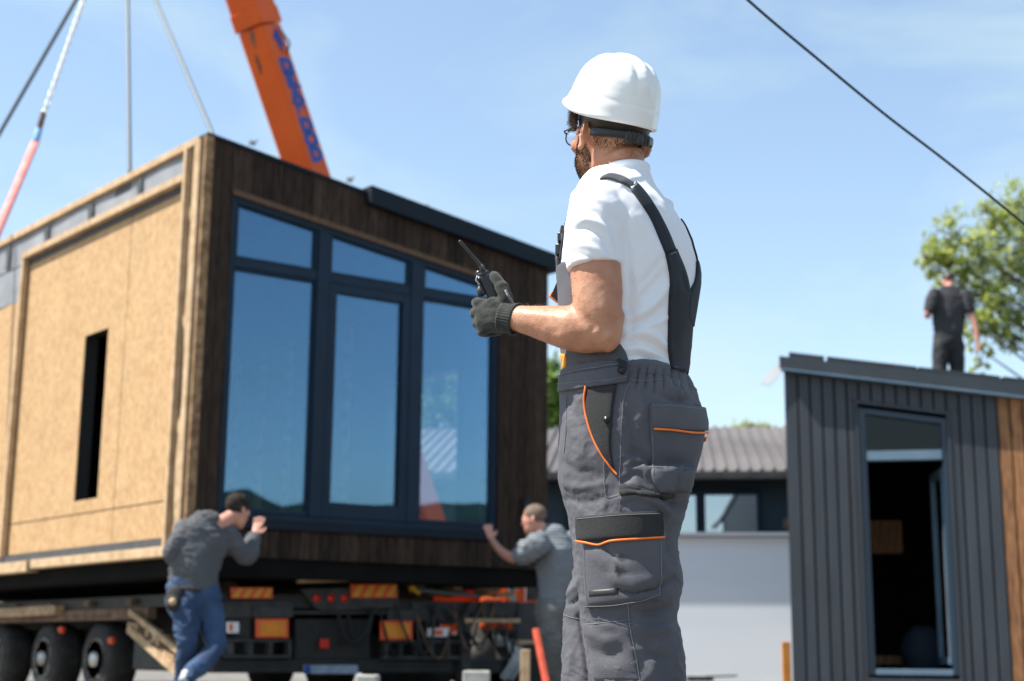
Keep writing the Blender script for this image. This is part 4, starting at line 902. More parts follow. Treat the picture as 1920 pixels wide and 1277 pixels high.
# ---- surface helpers: anything laid on the clothes follows them
def hit(tr, x, y, d0=0.0):
    d = ray(x, y).normalized(); h = tr.ray_cast(CAM, d, 6)
    if h[0] is not None: return h[0], h[1]
    q = tr.find_nearest(P_(x, y, d0)); return q[0], q[1]
def conform(tr, L, R_, nu, off, name, m, parent, thick=.003, sub=None, d0=0.0, edge=.0012):
    """ruled patch between two image curves, laid on a surface"""
    k = (len(L)-1)*5 if sub is None else sub
    cl = lambda C, t: np.array([spline(range(len(C)), [c[i] for c in C], t*(len(C)-1)) for i in (0, 1)]) if len(C) > 2 else np.array(C[0])*(1-t)+np.array(C[1])*t
    Vt = []; Vb = []
    for i in range(k+1):
        a, b_ = cl(L, i/k), cl(R_, i/k)
        for j in range(nu+1):
            q = a+(b_-a)*j/nu; p, n = hit(tr, q[0], q[1], d0); e = (i in (0, k)) or (j in (0, nu)); Vt.append(p+n*(off+thick-(edge if e else 0))); Vb.append(p+n*(off-.004))
    w = nu+1; n0 = len(Vt); F = []
    for i in range(k):
        for j in range(nu): a = i*w+j; F.append((a, a+1, a+w+1, a+w)); F.append((n0+a, n0+a+w, n0+a+w+1, n0+a+1))
    rim = [j for j in range(w)]+[i*w+nu for i in range(1, k+1)]+[k*w+j for j in range(nu-1, -1, -1)]+[i*w for i in range(k-1, 0, -1)]
    for a, c in zip(rim, rim[1:]+rim[:1]): F.append((a, n0+a, n0+c, c))
    return link(name, Vt+Vb, F, m, parent, True)
def piping(tr, pts, r, off, name, m, parent, sub=8, d0=0.0):
    Q = catmull([(a, b, 0) for a, b in pts], sub); P = []
    for q in Q: p, n = hit(tr, q.x, q.y, d0); P.append(p+n*off)
    for _ in range(2): P = [P[0]]+[(P[i-1]+P[i]*2+P[i+1])/4 for i in range(1, len(P)-1)]+[P[-1]]
    b = MB(); b.tube(P, r, n=8); return b.build(name, m, parent, True)

# ---- T-shirt
def nring(zo, a, b_): c = P_(1169, 327, .0); return [c+BF*(a*math.cos(2*PI*j/64))+BL*(b_*math.sin(2*PI*j/64))+Z*(zo-.020*max(0, math.cos(2*PI*j/64))-.008*math.cos(2*PI*j/64)) for j in range(64)]
TR = [T(y) for y in (340, 352, 362, 380, 400, 425, 450, 480, 510, 545, 580, 615, 650, 690, 720)]
sp = [stack([nring(.004, .062, .064), nring(-.006, .065, .067), nring(-.018, .070, .074), T(344)]+TR[1:], 64)]
sp.append(tube([P_(1150, 372, -.10), P_(1118, 392, -.150), P_(1112, 430, -.163), P_(1115, 470, -.170), P_(1118, 503, -.172)], [.066, .0655, .0665, .0655, .0655], [.066, .070, .070, .071, .071], axis=[BF, BF, BF, Vector((-.906, .42, -.16)), Vector((-.906, .42, -.20))], n=40, cap='flat'))
sp.append(tube([P_(1200, 382, .10), rs+Vector((0, 0, .0)), rs*.6+re*.4, rs*.42+re*.58], [.046, .056, .062, .064], n=32, cap='flat'))
sV, sF = remesh(sp, .0045, 6, .5)
folds = [([(1140, 395), (1150, 440), (1163, 492)], -.003, 9), ([(1172, 400), (1175, 450), (1180, 500), (1182, 560)], -.006, 8), ([(1150, 375), (1162, 400), (1168, 440)], .005, 9),
 ([(1075, 420), (1100, 412), (1135, 430), (1155, 470)], .0045, 7), ([(1072, 436), (1100, 428), (1132, 448), (1150, 486)], -.004, 6), ([(1070, 460), (1105, 462), (1140, 482)], .003, 7), ([(1085, 395), (1115, 398), (1140, 420)], -.0035, 7),
 ([(1095, 370), (1130, 378), (1158, 410)], .003, 8), ([(1066, 475), (1090, 478), (1115, 490)], -.0025, 5),
 ([(1190, 400), (1215, 430), (1240, 480), (1250, 520)], .004, 12), ([(1225, 340), (1242, 380), (1262, 420)], .003, 9), ([(1255, 430), (1270, 470), (1292, 520)], -.003, 9),
 ([(1175, 598), (1205, 586), (1235, 560), (1255, 530)], .006, 9), ([(1178, 612), (1212, 600), (1245, 575)], -.006, 8), ([(1172, 580), (1200, 560), (1250, 505)], -.004, 9), ([(1175, 632), (1200, 622), (1228, 632), (1250, 650)], .007, 8), ([(1172, 645), (1205, 640), (1235, 655), (1254, 668)], -.007, 7),
 ([(1160, 655), (1195, 652), (1225, 662), (1250, 668)], .005, 6), ([(1175, 668), (1200, 668), (1225, 678)], -.005, 5), ([(1205, 612), (1235, 605), (1256, 590)], .004, 7), ([(1185, 540), (1215, 520), (1245, 480)], -.003, 8),
 ([(1275, 515), (1283, 540), (1290, 548)], -.004, 7), ([(1175, 560), (1185, 600), (1183, 640)], -.004, 8), ([(1120, 340), (1105, 350), (1085, 372)], .002, 8), ([(1186, 500), (1200, 545), (1205, 590)], .003, 10),
 ([(1205, 330), (1180, 335), (1160, 350)], .0025, 6)]
folds = [(a_, b_*1.35, c_*.85) for a_, b_, c_ in folds]; sV = patchy(sV, sF, folds); sV = rough_noise(sV, sF, .0034, 13, 4); sV = rough_noise(sV, sF, .0008, 45, 9)
shirt = link('t_shirt', sV, sF, M['shirt'], man); SB = bvh(sV, sF)
# collar band round the neck
k_ = nring(.004, .063, .065); b = MB(); b.tube(k_+[k_[0], k_[1]], .0085, .0022, axis=Vector((.01,.01,1)), n=10, cap='flat'); b.build('collar', M['shirt'], shirt, True)
piping(SB, [(1069, 505), (1100, 498), (1135, 490), (1166, 484)], .0007, .0008, 'hem_stitch', M['shirt'], shirt)

# ---- dungarees: trousers
LG = dict(y=[880, 930, 980, 1030, 1070, 1103, 1138, 1170, 1220, 1277, 1340, 1420, 1500, 1545],
          l=[1060, 1062, 1071, 1078, 1080, 1084, 1088, 1090, 1098, 1111, 1118, 1124, 1124, 1122],
          r=[1305, 1289, 1274, 1267, 1275, 1276, 1270, 1271, 1281, 1283, 1276, 1262, 1252, 1256])
RG = dict(y=[880, 930, 1000, 1060, 1085, 1103, 1142, 1160, 1208, 1277, 1340, 1420, 1500, 1545],
          l=[1047, 1054, 1072, 1079, 1074, 1066, 1062, 1057, 1055, 1053, 1060, 1068, 1066, 1062],
          r=[1292, 1260, 1240, 1232, 1228, 1222, 1220, 1220, 1215, 1205, 1200, 1190, 1182, 1186])
HG = dict(y=[676, 690, 715, 750, 790, 830, 870, 905, 940],
          l=[1054, 1052, 1048, 1048, 1047, 1046, 1044, 1048, 1056],
          r=[1290, 1293, 1301, 1313, 1321, 1318, 1308, 1298, 1287],
          w=[.182, .186, .190, .194, .197, .195, .190, .182, .172])
def leg(G_, dy, w): return lambda y: tring(y, spline(G_['y'], G_['l'], y), spline(G_['y'], G_['r'], y), w(y), d=dy, n=48, ex=2.1)
wl_ = lambda y: .100 if y < 1150 else .092
tp = [loft_rows([702, 708, 714, 722, 740, 765, 790, 815, 840, 870, 900, 925, 940], lambda y: tring(y, *[spline(HG['y'], HG[k], y) for k in 'lrw'])),
      loft_rows([885, 910, 940, 970, 1000, 1030, 1050, 1070, 1090, 1110, 1130, 1150, 1170, 1195, 1220, 1250, 1280, 1320, 1360, 1420, 1480, 1520, 1545], leg(LG, -.088, wl_)),
      loft_rows([885, 910, 940, 970, 1000, 1030, 1060, 1085, 1105, 1125, 1145, 1160, 1180, 1210, 1250, 1280, 1320, 1360, 1420, 1480, 1520, 1545], leg(RG, .100, wl_))]
tV, tF = remesh(tp, .0044, 6, .5)
g = []
for i in range(15):   # gathered elastic at the back waist
    x = 1192+i*7.2; g.append(([(x, 688), (x+(i-6)*.6, 706), (x+(i-6)*1.5, 728+(i % 3)*5)], -.0065 if i % 2 else .003, 3.0))
g += [([(1185, 700), (1240, 704), (1296, 716)], -.004, 4), ([(1180, 683), (1240, 688), (1292, 696)], .004, 4)]
g += [([(1245, 712), (1262, 730), (1290, 740)], .006, 7), ([(1190, 722), (1205, 760), (1200, 800)], .005, 12), ([(1180, 770), (1190, 840), (1182, 890)], -.004, 10),
 ([(1175, 870), (1195, 862), (1218, 884), (1240, 905)], .009, 9), ([(1168, 905), (1190, 888), (1205, 900), (1222, 918)], -.008, 8), ([(1190, 840), (1214, 870), (1228, 900)], -.006, 9),
 ([(1165, 935), (1200, 928), (1240, 945), (1266, 972)], .010, 9), ([(1180, 920), (1225, 928), (1268, 950)], -.009, 8), ([(1275, 880), (1268, 925), (1262, 965), (1258, 1010)], -.009, 8), ([(1292, 880), (1284, 930), (1276, 985)], .006, 8),
 ([(1240, 955), (1252, 1000), (1250, 1040)], -.006, 9), ([(1268, 990), (1262, 1020), (1270, 1060)], .005, 9),
 ([(1104, 1028), (1130, 1022), (1150, 1040), (1185, 1050)], -.006, 8), ([(1118, 1040), (1150, 1062), (1185, 1060)], .006, 8), ([(1150, 1082), (1185, 1095), (1225, 1088)], .009, 9), ([(1160, 1103), (1195, 1112), (1240, 1095), (1270, 1080)], -.008, 8),
 ([(1200, 1120), (1235, 1122), (1268, 1112)], .006, 8), ([(1195, 1145), (1225, 1150), (1262, 1136)], -.008, 9), ([(1190, 1168), (1220, 1185), (1265, 1175)], .007, 9), ([(1206, 1200), (1225, 1230), (1262, 1240)], -.006, 10), ([(1215, 1240), (1235, 1277), (1270, 1290)], .006, 10),
 ([(1100, 1180), (1130, 1200), (1165, 1195)], .005, 10), ([(1108, 1215), (1140, 1225), (1175, 1215)], -.006, 9), ([(1115, 1245), (1150, 1255), (1190, 1245)], .005, 9),
 ([(1062, 780), (1085, 830), (1095, 880)], .004, 14), ([(1052, 860), (1075, 880), (1110, 885)], -.004, 10), ([(1055, 905), (1090, 915), (1140, 905)], .005, 10), ([(1060, 935), (1095, 942), (1150, 928)], -.004, 9),
 ([(1075, 1000), (1085, 1030), (1090, 1070)], .004, 8), ([(1062, 1115), (1080, 1100), (1085, 1085)], .006, 6), ([(1060, 1135), (1078, 1128), (1088, 1112)], -.006, 6), ([(1060, 1175), (1072, 1215), (1070, 1260)], .004, 9), ([(1085, 1150), (1092, 1200), (1104, 1277)], -.006, 5),
 ([(1060, 740), (1075, 775), (1090, 800)], -.004, 9), ([(1120, 900), (1135, 935), (1130, 960)], .003, 9), ([(1232, 830), (1262, 850), (1298, 846)], .003, 12), ([(1232, 735), (1260, 750), (1300, 752)], -.005, 7)]
g = [(a_, b_*1.15, c_*.8) for a_, b_, c_ in g]; tV = patchy(tV, tF, g); tV = rough_noise(tV, tF, .0040, 8, 2); TP_ = bvh(tV, tF); tV = rough_noise(tV, tF, .0022, 28, 3)
def ridged(V, F, amp, sc, seed):
    N = normals(V, F); D = []
    for v in V:
        w = Vector((v[0]*sc, v[1]*sc, v[2]*sc*1.7+v[0]*sc*.5)); w += .6*Vector((noise.noise(w*.5), noise.noise(w*.5+Vector((9, 0, 0))), noise.noise(w*.5+Vector((0, 9, 0)))))
        D.append((1-min(1, abs(noise.noise(w+Vector((seed, 0, 0))))*2.6))**2*max(0, noise.noise(Vector(v)*4+Vector((0, seed, 0)))+.35))
    return V+N*(amp*np.array(D))[:, None]
tV = ridged(tV, tF, .0060, 12, 3.); tV = ridged(tV, tF, .0048, 22, 8.); tV = ridged(tV, tF, .0022, 44, 5.); tV = rough_noise(tV, tF, .0008, 70, 5)
dun = link('dungarees', tV, tF, M['trous'], man); TB = bvh(tV, tF)
# bib: a shell round the front of the torso
def bib_edge(y): return spline([489, 505, 525, 557, 600, 655, 686, 712], [1042, 1052, 1060, 1073, 1104, 1146, 1172, 1182], y)
rows = np.linspace(489, 712, 46); V = []; nb_ = 40; F = []
for y in rows:
    R0 = T(y, pad=.0065+.008*max(0, 1-(y-489)/60)); n = 64; ex_ = bib_edge(y); th = None
    for j in range(1, 30):      # walk from the front towards his left until the edge column is reached
        if proj(R0[j])[0] > ex_: th = j; break
    a0, a1 = proj(R0[th-1])[0], proj(R0[th])[0]; tf = max(th-1+(ex_-a0)/max(a1-a0, 1e-6), 5.0+(y-489)*.02)
    for i in range(nb_+1):
        s = -tf+2*tf*i/nb_; j0 = math.floor(s); f_ = s-j0; p = R0[j0 % n]*(1-f_)+R0[(j0+1) % n]*f_
        p = p+BF*(.003*noise.noise(p*14)); V.append(p)
for i in range(len(rows)-1):
    for j in range(nb_): a = i*(nb_+1)+j; F.append((a, a+1, a+nb_+2, a+nb_+1))
bib = link('bib', V, F, M['trous'], man); bib.parent = dun; md = bib.modifiers.new('s', 'SOLIDIFY'); md.thickness = .004; md.offset = 1
bib.location = (0, 0, 0)
BIB = bvh(np.array([tuple(v) for v in V]), F)
allV = list(map(tuple, tV)); off_ = len(allV); DB = bvh(np.array(allV+[tuple(v) for v in V]), list(tF)+[tuple(i+off_ for i in f) for f in F])
# waist flap with strap and button
conform(DB, [(1048, 704), (1047, 722), (1047, 735)], [(1178, 684), (1178, 700), (1176, 716)], 22, .003, 'waistband', M['trous'], dun, .004)
piping(DB, [(1050, 706), (1090, 695), (1135, 687), (1172, 682)], .0009, .0085, 'stitching', M['stitch'], dun)
conform(DB, [(1142, 650), (1158, 678), (1158, 700)], [(1151, 648), (1174, 680), (1176, 697)], 4, .007, 'side_strap', M['strap'], dun, .003)
p, n = hit(DB, 1166, 698); b = MB(); b.tube([p+n*.006, p+n*.015], .0075, n=18, cap='flat'); b.tube([p+n*.014, p+n*.018], .0045, n=14, cap='flat'); b.build('button', M['plast'], dun, True)
conform(BIB, [(1046, 663), (1045, 680), (1050, 697)], [(1061, 664), (1062, 680), (1058, 697)], 5, .002, 'orange_inset', M['orcloth'], dun, .004)
conform(BIB, [(1044, 640), (1044, 665), (1050, 703)], [(1047, 640), (1047, 665), (1053, 702)], 3, .004, 'zip', M['strap'], dun, .004)
# hip pocket
conform(TP_, [(1099, 727), (1098, 760), (1106, 800), (1124, 845), (1150, 880)], [(1157, 718), (1151, 755), (1147, 800), (1145, 842), (1152, 878)], 10, .0035, 'hip_pocket', M['trousd'], dun, .003)
piping(TB, [(1099, 726), (1097, 755), (1104, 795), (1122, 842), (1142, 872), (1157, 890)], .0024, .0045, 'piping', M['piping'], dun)
p, n = hit(TB, 1139, 787); b = MB(); b.tube([p+n*.004, p+n*.010], .0072, n=18, cap='flat'); b.tube([p+n*.009, p+n*.013], .0045, n=14, cap='flat'); b.build('button', M['plast'], dun, True)
# back pocket
conform(TP_, [(1217, 760), (1218, 800), (1220, 850), (1221, 890), (1236, 923)], [(1316, 768), (1320, 800), (1315, 850), (1306, 880), (1293, 922)], 14, .0045, 'back_pocket', M['trous'], dun, .003, edge=.002)
fl = conform(TP_, [(1217, 757), (1218, 780), (1222, 802)], [(1318, 766), (1325, 788), (1328, 808)], 14, .0095, 'pocket_flap', M['trous'], dun, .004)
piping(TP_, [(1223, 804), (1255, 806), (1290, 810), (1322, 811)], .0026, .0125, 'piping', M['piping'], dun)
piping(TB, [(1318, 826), (1322, 820)], .0026, .008, 'piping', M['piping'], dun)
piping(TP_, [(1220, 763), (1260, 764), (1312, 771)], .0007, .0145, 'stitching', M['stitch'], dun); piping(TP_, [(1221, 815), (1222, 860), (1224, 888)], .0007, .0080, 'stitching', M['stitch'], dun)
# hammer loop
conform(TB, [(1162, 909), (1190, 911), (1225, 922), (1262, 926)], [(1164, 930), (1192, 928), (1226, 933), (1260, 932)], 4, .005, 'tool_loop', M['trousd'], dun, .003)
# cargo pocket
conform(TP_, [(1097, 1005), (1098, 1040), (1100, 1090), (1104, 1139)], [(1236, 1000), (1238, 1040), (1239, 1085), (1237, 1122)], 18, .0065, 'cargo_pocket', M['trous'], dun, .004, edge=.003)
conform(TP_, [(1089, 969), (1090, 990), (1091, 1015)], [(1234, 957), (1236, 982), (1237, 1006)], 18, .0135, 'pocket_flap', M['trousd'], dun, .004)
piping(TP_, [(1090, 1016), (1130, 1016), (1180, 1012), (1237, 1006)], .0026, .0155, 'piping', M['piping'], dun)
conform(TP_, [(1110, 1107), (1111, 1119)], [(1160, 1103), (1161, 1115)], 6, .0105, 'black_tab', M['plast2'], dun, .002, sub=3)
for st, o in (([(1093, 973), (1160, 968), (1231, 962)], .0145), ([(1104, 1135), (1160, 1132), (1233, 1119)], .0075), ([(1101, 1022), (1102, 1070), (1107, 1132)], .0075), ([(1234, 1015), (1235, 1070), (1233, 1118)], .0075),
           ([(1165, 790), (1164, 840), (1162, 900), (1163, 958)], .0012), ([(1181, 716), (1170, 745), (1166, 790)], .0012), ([(1090, 1171), (1130, 1168), (1182, 1162)], .0015), ([(1090, 1178), (1130, 1175), (1184, 1169)], .0015),
           ([(1177, 1130), (1182, 1180), (1192, 1230), (1202, 1290)], .0015), ([(1133, 862), (1133, 900), (1137, 931), (1160, 929)], .0014), ([(1050, 720), (1110, 716), (1174, 710)], .0082), ([(1058, 1153), (1072, 1158), (1086, 1160)], .0015),
           ([(1183, 712), (1210, 714), (1238, 712)], .0015), ([(1062, 740), (1062, 800), (1058, 850)], .0012)):
    piping(DB if st[0][1] < 725 else (TP_ if o > .005 else TB), st, .00075, o+(.0035 if o > .005 and st[0][1] > 725 else 0), 'stitching', M['stitch'], dun)
b = MB(); b.beam(*[hit(TB, x, y)[0]+hit(TB, x, y)[1]*.001 for x, y in ((1091, 1174), (1183, 1166))], .001, .001)
conform(TB, [(1089, 1170), (1092, 1195), (1098, 1225), (1110, 1280)], [(1182, 1162), (1185, 1190), (1192, 1230), (1203, 1280)], 12, -.001, 'knee_panel', M['trous'], dun, .003, edge=.002)

# ---- straps
ST = bvh(np.vstack([sV, tV]), list(sF)+[tuple(i+len(sV) for i in f) for f in tF])
conform(ST, [(1130, 331), (1145, 326), (1168, 332), (1187, 343)], [(1124, 337), (1143, 337), (1166, 345), (1186, 356)], 4, .001, 'shoulder_strap', M['trous'], dun, .004)
conform(ST, [(1192, 342), (1213, 366), (1233, 397), (1252, 434), (1266, 468)], [(1183, 357), (1201, 382), (1219, 410), (1234, 444), (1247, 476)], 5, .0015, 'elastic_strap', M['strap'], dun, .0035)
conform(ST, [(1195, 343), (1191, 350)], [(1185, 357), (1181, 352)], 4, .005, 'strap_stitch', M['white'], dun, .0006, sub=2)
conform(ST, [(1247, 476), (1255, 520), (1253, 570), (1252, 620), (1252, 655), (1257, 690)], [(1266, 467), (1283, 510), (1292, 550), (1296, 600), (1293, 650), (1292, 700)], 12, .003, 'back_panel', M['strap'], dun, .004)
conform(ST, [(1292, 400), (1304, 440), (1308, 470), (1309, 495), (1303, 525), (1290, 552)], [(1297, 402), (1306, 440), (1311, 470), (1313, 500), (1311, 530), (1303, 580)], 5, .001, 'shoulder_strap', M['strap'], dun, .004)
conform(ST, [(1305, 490), (1302, 525), (1288, 556), (1286, 600)], [(1311, 495), (1310, 530), (1304, 570), (1297, 612)], 5, .004, 'back_panel', M['strap'], dun, .004)
piping(ST, [(1252, 478), (1262, 474)], .0012, .009, 'strap_seam', M['stitch'], dun)
# front straps over the chest, both sides (his left one shows at the front edge)
for s, nm in ((1, 0), (-1, 1)):
    pts = []
    for y, ang in ((335, 40), (345, 32), (370, 24), (400, 22), (430, 24), (460, 26), (492, 26)):
        R0 = T(y, pad=.0015); j = (s*ang/360*64) % 64; j0 = int(j); f_ = j-j0; pts.append(R0[j0]*(1-f_)+R0[(j0+1) % 64]*f_)
    b = MB(); b.tube(catmull(pts, 5), .016, .0022, axis=BL, n=12); b.build('shoulder_strap', M['trous'], dun, True)
    q = pts[5]+BF*.004
    if s < 0: b = MB(); b.box(q, .012, .036, .05, BF, BL); b.build('buckle', M['plast'], dun, bevel=.003)
# buckle and chest pocket at the front silhouette
b = MB(); P3 = [P_(1056, 428, .02), P_(1051, 452, .01), P_(1047, 486, .01)]; b.tube(P3, .012, .005, axis=BL, n=12); b.build('elastic_strap', M['strap'], dun, True)
b = MB(); b.box(P_(1053, 447, .0), .009, .034, .022, BF, BL); b.box(P_(1050, 470, .0), .011, .036, .026, BF, BL); b.build('buckle', M['plast'], dun, bevel=.002)
b = MB(); b.prism([P_(1046, 522, -.01), P_(1035, 548, -.01), P_(1032, 556, -.01), P_(1045, 566, -.01), P_(1049, 540, -.01)], BL*-1, 0, .09); b.build('chest_pocket_flap', M['trousd'], dun, bevel=.002)
b = MB(); b.tube([P_(1031, 556, -.012), P_(1045, 567, -.012)], .0022, n=6); b.tube([P_(1031, 556, -.012), P_(1034, 549, .02), P_(1036, 548, .07)], .0022, n=6); b.build('piping', M['piping'], dun, True)
# boots
for dy, xs in ((-.088, 1190), (.10, 1122)):
    c = P_(xs, 1520, dy); c.z = 0; b = MB()
    parts_ = [tube([c+Z*.05-BF*.06, c+Z*.05+BF*.04, c+Z*.045+BF*.15], [.042, .048, .042], [.045, .045, .032], axis=BL, n=20), tube([c+Z*.06-BF*.02, c+Z*.20-BF*.02], .052, n=20)]
    V, F = remesh(parts_, .008, 3); V[:, 2] = np.maximum(V[:, 2], .002); link('boot', V, F, M['boot'], man)
# ================================================================== HEAD DRESS
for s in (-1, 1):
    V, F = hball(s*.030, .083, .012, .0125, .0125, .0125, 14); link('eye', V, F, M['eyew'], man)
# helmet frame: tilted further back than the face
eY = math.radians(-33); eT = math.radians(26)
eF = Vector((math.sin(eY)*math.cos(eT), math.cos(eY)*math.cos(eT), math.sin(eT))); eR = Vector((math.cos(eY), -math.sin(eY), 0)); eU = eR.cross(eF)
eO = Hd(-.008, -.004, .070)
def He(x, y, z): return eO+eR*x+eF*y+eU*z
def helmet():
    n = 128; rows = []
    def rim(t):   # t = angle, 0 at the peak; outline of the shell foot
        return .1005*math.sin(t), (.126 if math.cos(t) > 0 else .120)*math.cos(t)
    prof = [(0, 1.0), (.10, .998), (.22, .985), (.36, .955), (.5, .915), (.63, .850), (.75, .755), (.85, .63), (.93, .455), (.98, .25), (.997, .09)]
    Hh = .122; low = lambda t: -.006-.010*math.cos(t*1)*0-.012*(math.sin(t)**2)-.010*(1-math.cos(t))/2
    def pt(t, h, k, out=0, dz=0):
        x, y = rim(t); x *= k; y *= k
        z = .012+h*Hh
        # three moulded ridges from front to back
        if h > .25:
            w = math.exp(-(x/.013)**2)*.0045+math.exp(-((abs(x)-.038)/.008)**2)*.0022-math.exp(-((abs(x)-.024)/.005)**2)*.0012; f = min(1, (h-.25)/.35); z += w*f
            x *= 1+.4*w*f/.05*0
            d = math.hypot(x, y) or 1; x += x/d*w*f*.8; y += y/d*w*f*.8
        L = math.hypot(x, y) or 1
        return He(x+out*x/L, y+out*y/L, z+dz)
    def peak(t): c = max(0, math.cos(t)); return .038*c**4
    # brim, from its inner lower edge outwards and up into the dome
    rows.append([pt(2*PI*j/n, 0, .965, 0, low(2*PI*j/n)-.014) for j in range(n)])
    rows.append([pt(2*PI*j/n, 0, 1, .003+peak(2*PI*j/n), low(2*PI*j/n)-.016) for j in range(n)])
    rows.append([pt(2*PI*j/n, 0, 1, .0065+peak(2*PI*j/n), low(2*PI*j/n)-.012) for j in range(n)])
    rows.append([pt(2*PI*j/n, 0, 1, .0058+peak(2*PI*j/n), low(2*PI*j/n)-.006) for j in range(n)])
    rows.append([pt(2*PI*j/n, 0, 1, .0045+peak(2*PI*j/n)*.6, low(2*PI*j/n)+.001) for j in range(n)])
    rows.append([pt(2*PI*j/n, 0, 1, .0042+peak(2*PI*j/n)*.12, low(2*PI*j/n)+.010) for j in range(n)])
    rows.append([pt(2*PI*j/n, 0, 1, .0035, low(2*PI*j/n)*.6+.015) for j in range(n)])
    rows.append([pt(2*PI*j/n, .02, 1, .0, low(2*PI*j/n)*.2+.012) for j in range(n)])
    P = []
    for i in range(len(prof)-1):
        for q in range(3):
            f = q/3; P.append((prof[i][0]*(1-f)+prof[i+1][0]*f, prof[i][1]*(1-f)+prof[i+1][1]*f))
    for h, k in P[2:]: rows.append([pt(2*PI*j/n, h, k, 0, .012*max(0, 1-h*4)) for j in range(n)])
    rows.append([pt(2*PI*j/n, 1, .03) for j in range(n)])
    return stack(rows, n, caps=False)+()
V, F = helmet(); F.append(tuple(range(len(V)-128, len(V))))
hat = link('hard_hat', V, F, M['helmet'], man, True)
md = hat.modifiers.new('s', 'SOLIDIFY'); md.thickness = .0025; md.offset = -1; md = hat.modifiers.new('d', 'SUBSURF'); md.levels = 1; md.render_levels = 1
# inner cradle band
b = MB(); b.tube([He(.093*math.sin(t), -.004+.112*math.cos(t), -.006) for t in np.linspace(0, 2*PI, 41)], .0022, .014, axis=None, n=8, cap='flat')
k_ = [He(.0865*math.sin(t), -.002+.104*math.cos(t), .004) for t in np.linspace(0, 2*PI, 61)]
b = MB(); b.tube(k_, .010, .0022, axis=eU, n=10, cap='flat'); b.build('headband', M['plast'], hat, True)
# ratchet strap at the nape
b = MB(); ts = np.linspace(PI-1.22, PI+1.22, 31)
k_ = [Hd(.0865*math.sin(t), -.006+.103*math.cos(t), .004-.006*abs(math.cos(t))) for t in ts]; b.tube(k_, .0105, .0022, axis=hU, n=10, cap='flat'); b.build('nape_strap', M['plast'], hat, True)
b = MB(); ts = np.linspace(PI-.42, PI+.30, 13); k_ = [Hd(.0895*math.sin(t), -.006+.1065*math.cos(t), -.005) for t in ts]; b.tube(k_, .0135, .0035, axis=hU, n=12); 
b.tube([Hd(.005, -.112, -.006), Hd(.006, -.119, -.006)], .012, n=18, cap='flat')
for i in range(6): t = PI-.35+i*.12; b.tube([Hd(.0935*math.sin(t), -.006+.1115*math.cos(t), -.018), Hd(.0935*math.sin(t), -.006+.1115*math.cos(t), .008)], .0013, n=6)
b.build('ratchet', M['plast2'], hat, True)
# spectacles
gl = MB()
for s in (-1, 1):
    c = (s*.035, .113, .004); k_ = []
    for q in range(33):
        a = 2*PI*q/32; ca_, sa_ = math.cos(a), math.sin(a); k_.append(Hd(c[0]+.0245*math.copysign(abs(ca_)**.8, ca_), c[1]-.10*(c[0]+.0265*ca_)**2*4, c[2]+.0200*math.copysign(abs(sa_)**.8, sa_)))
    gl.tube(k_, .0019, n=8, cap='flat'); gl.tube([Hd(s*.061, .114, .012), Hd(s*.070, .104, .015), Hd(s*.075, .06, .018), Hd(s*.080, .01, .016), Hd(s*.082, -.010, .002)], .0021, n=8)
gl.tube([Hd(-.009, .118, .010), Hd(0, .121, .013), Hd(.009, .118, .010)], .0018, n=8)
sg = gl.build('spectacles', M['specs'], man, True)
for s in (-1, 1):
    b = MB(); k_ = [Hd(s*.035+.023*math.cos(2*PI*q/24), .108, .004+.0185*math.sin(2*PI*q/24)) for q in range(24)]; b.prism(k_, hF, 0, .0012); b.build('lens', M['lens'], sg)
# hair: cap under the helmet, short nape hair, curls at the front temple; beard
def strands(name, m, roots, mat_, parent=man, seg=4):
    V = []; F = []
    for p, d, L_, w, curl in roots:
        a = d.orthogonal().normalized(); a = (Matrix.Rotation(random.random()*2*PI, 3, d) @ a); o = d.cross(a); pts = []; q = p.copy(); ph = random.random()*6
        for i in range(seg+1):
            pts.append(q.copy()); q = q+(d+a*(curl*math.sin(ph+i*1.5))+o*(curl*math.cos(ph+i*1.5)))*(L_/seg)+Vector((0, 0, -.15*L_*i/seg/seg))
        vv = (CAM-p).cross(d); vv = vv.normalized() if vv.length > 1e-6 else a
        i0 = len(V)
        for i, q in enumerate(pts): ww = w*(1-i/seg)+.00006; V += [q-vv*ww, q+vv*ww]
        for i in range(seg): F.append((i0+2*i, i0+2*i+1, i0+2*i+3, i0+2*i+2))
    return link(name, V, F, mat_, parent, False)
hp = [hball(0, -.006, .046, .0795, .0995, .0865, 40)]
V, F = hp[0]
F = [f for f in F if all(((V[i]-hO).dot(hU) > (.012 if (V[i]-hO).dot(hF) > -.01 else -.004)) and ((V[i]-hO).dot(hF) < .075) for i in f)]
hairo = link('hair', V, F, M['hair'], man, True)
roots = []
def head_pt(th, z):
    d = (hR*math.sin(th)+hF*math.cos(th)); o = hO+hU*z+d*.3; h = BB.ray_cast(o, -d, .4); return h[0], h[1]
for _ in range(12000):      # nape and sides
    th = PI+random.uniform(-1.75, 1.75); z = random.uniform(-.062, .030); edge = -.050+.034*abs(th-PI)/1.7+.040*random.random()**2
    if abs(th-PI) > 1.45: edge = .002
    if z < edge: continue
    p, n = head_pt(th, z)
    if p is None: continue
    roots.append((p-n*.0008, (n*.45-hU*.9+hR*random.gauss(0, .2)+hF*random.gauss(0, .15)).normalized(), random.uniform(.003, .007), .00030, .15))
strands('nape_hair', None, roots, M['hair'], hairo)
roots = []
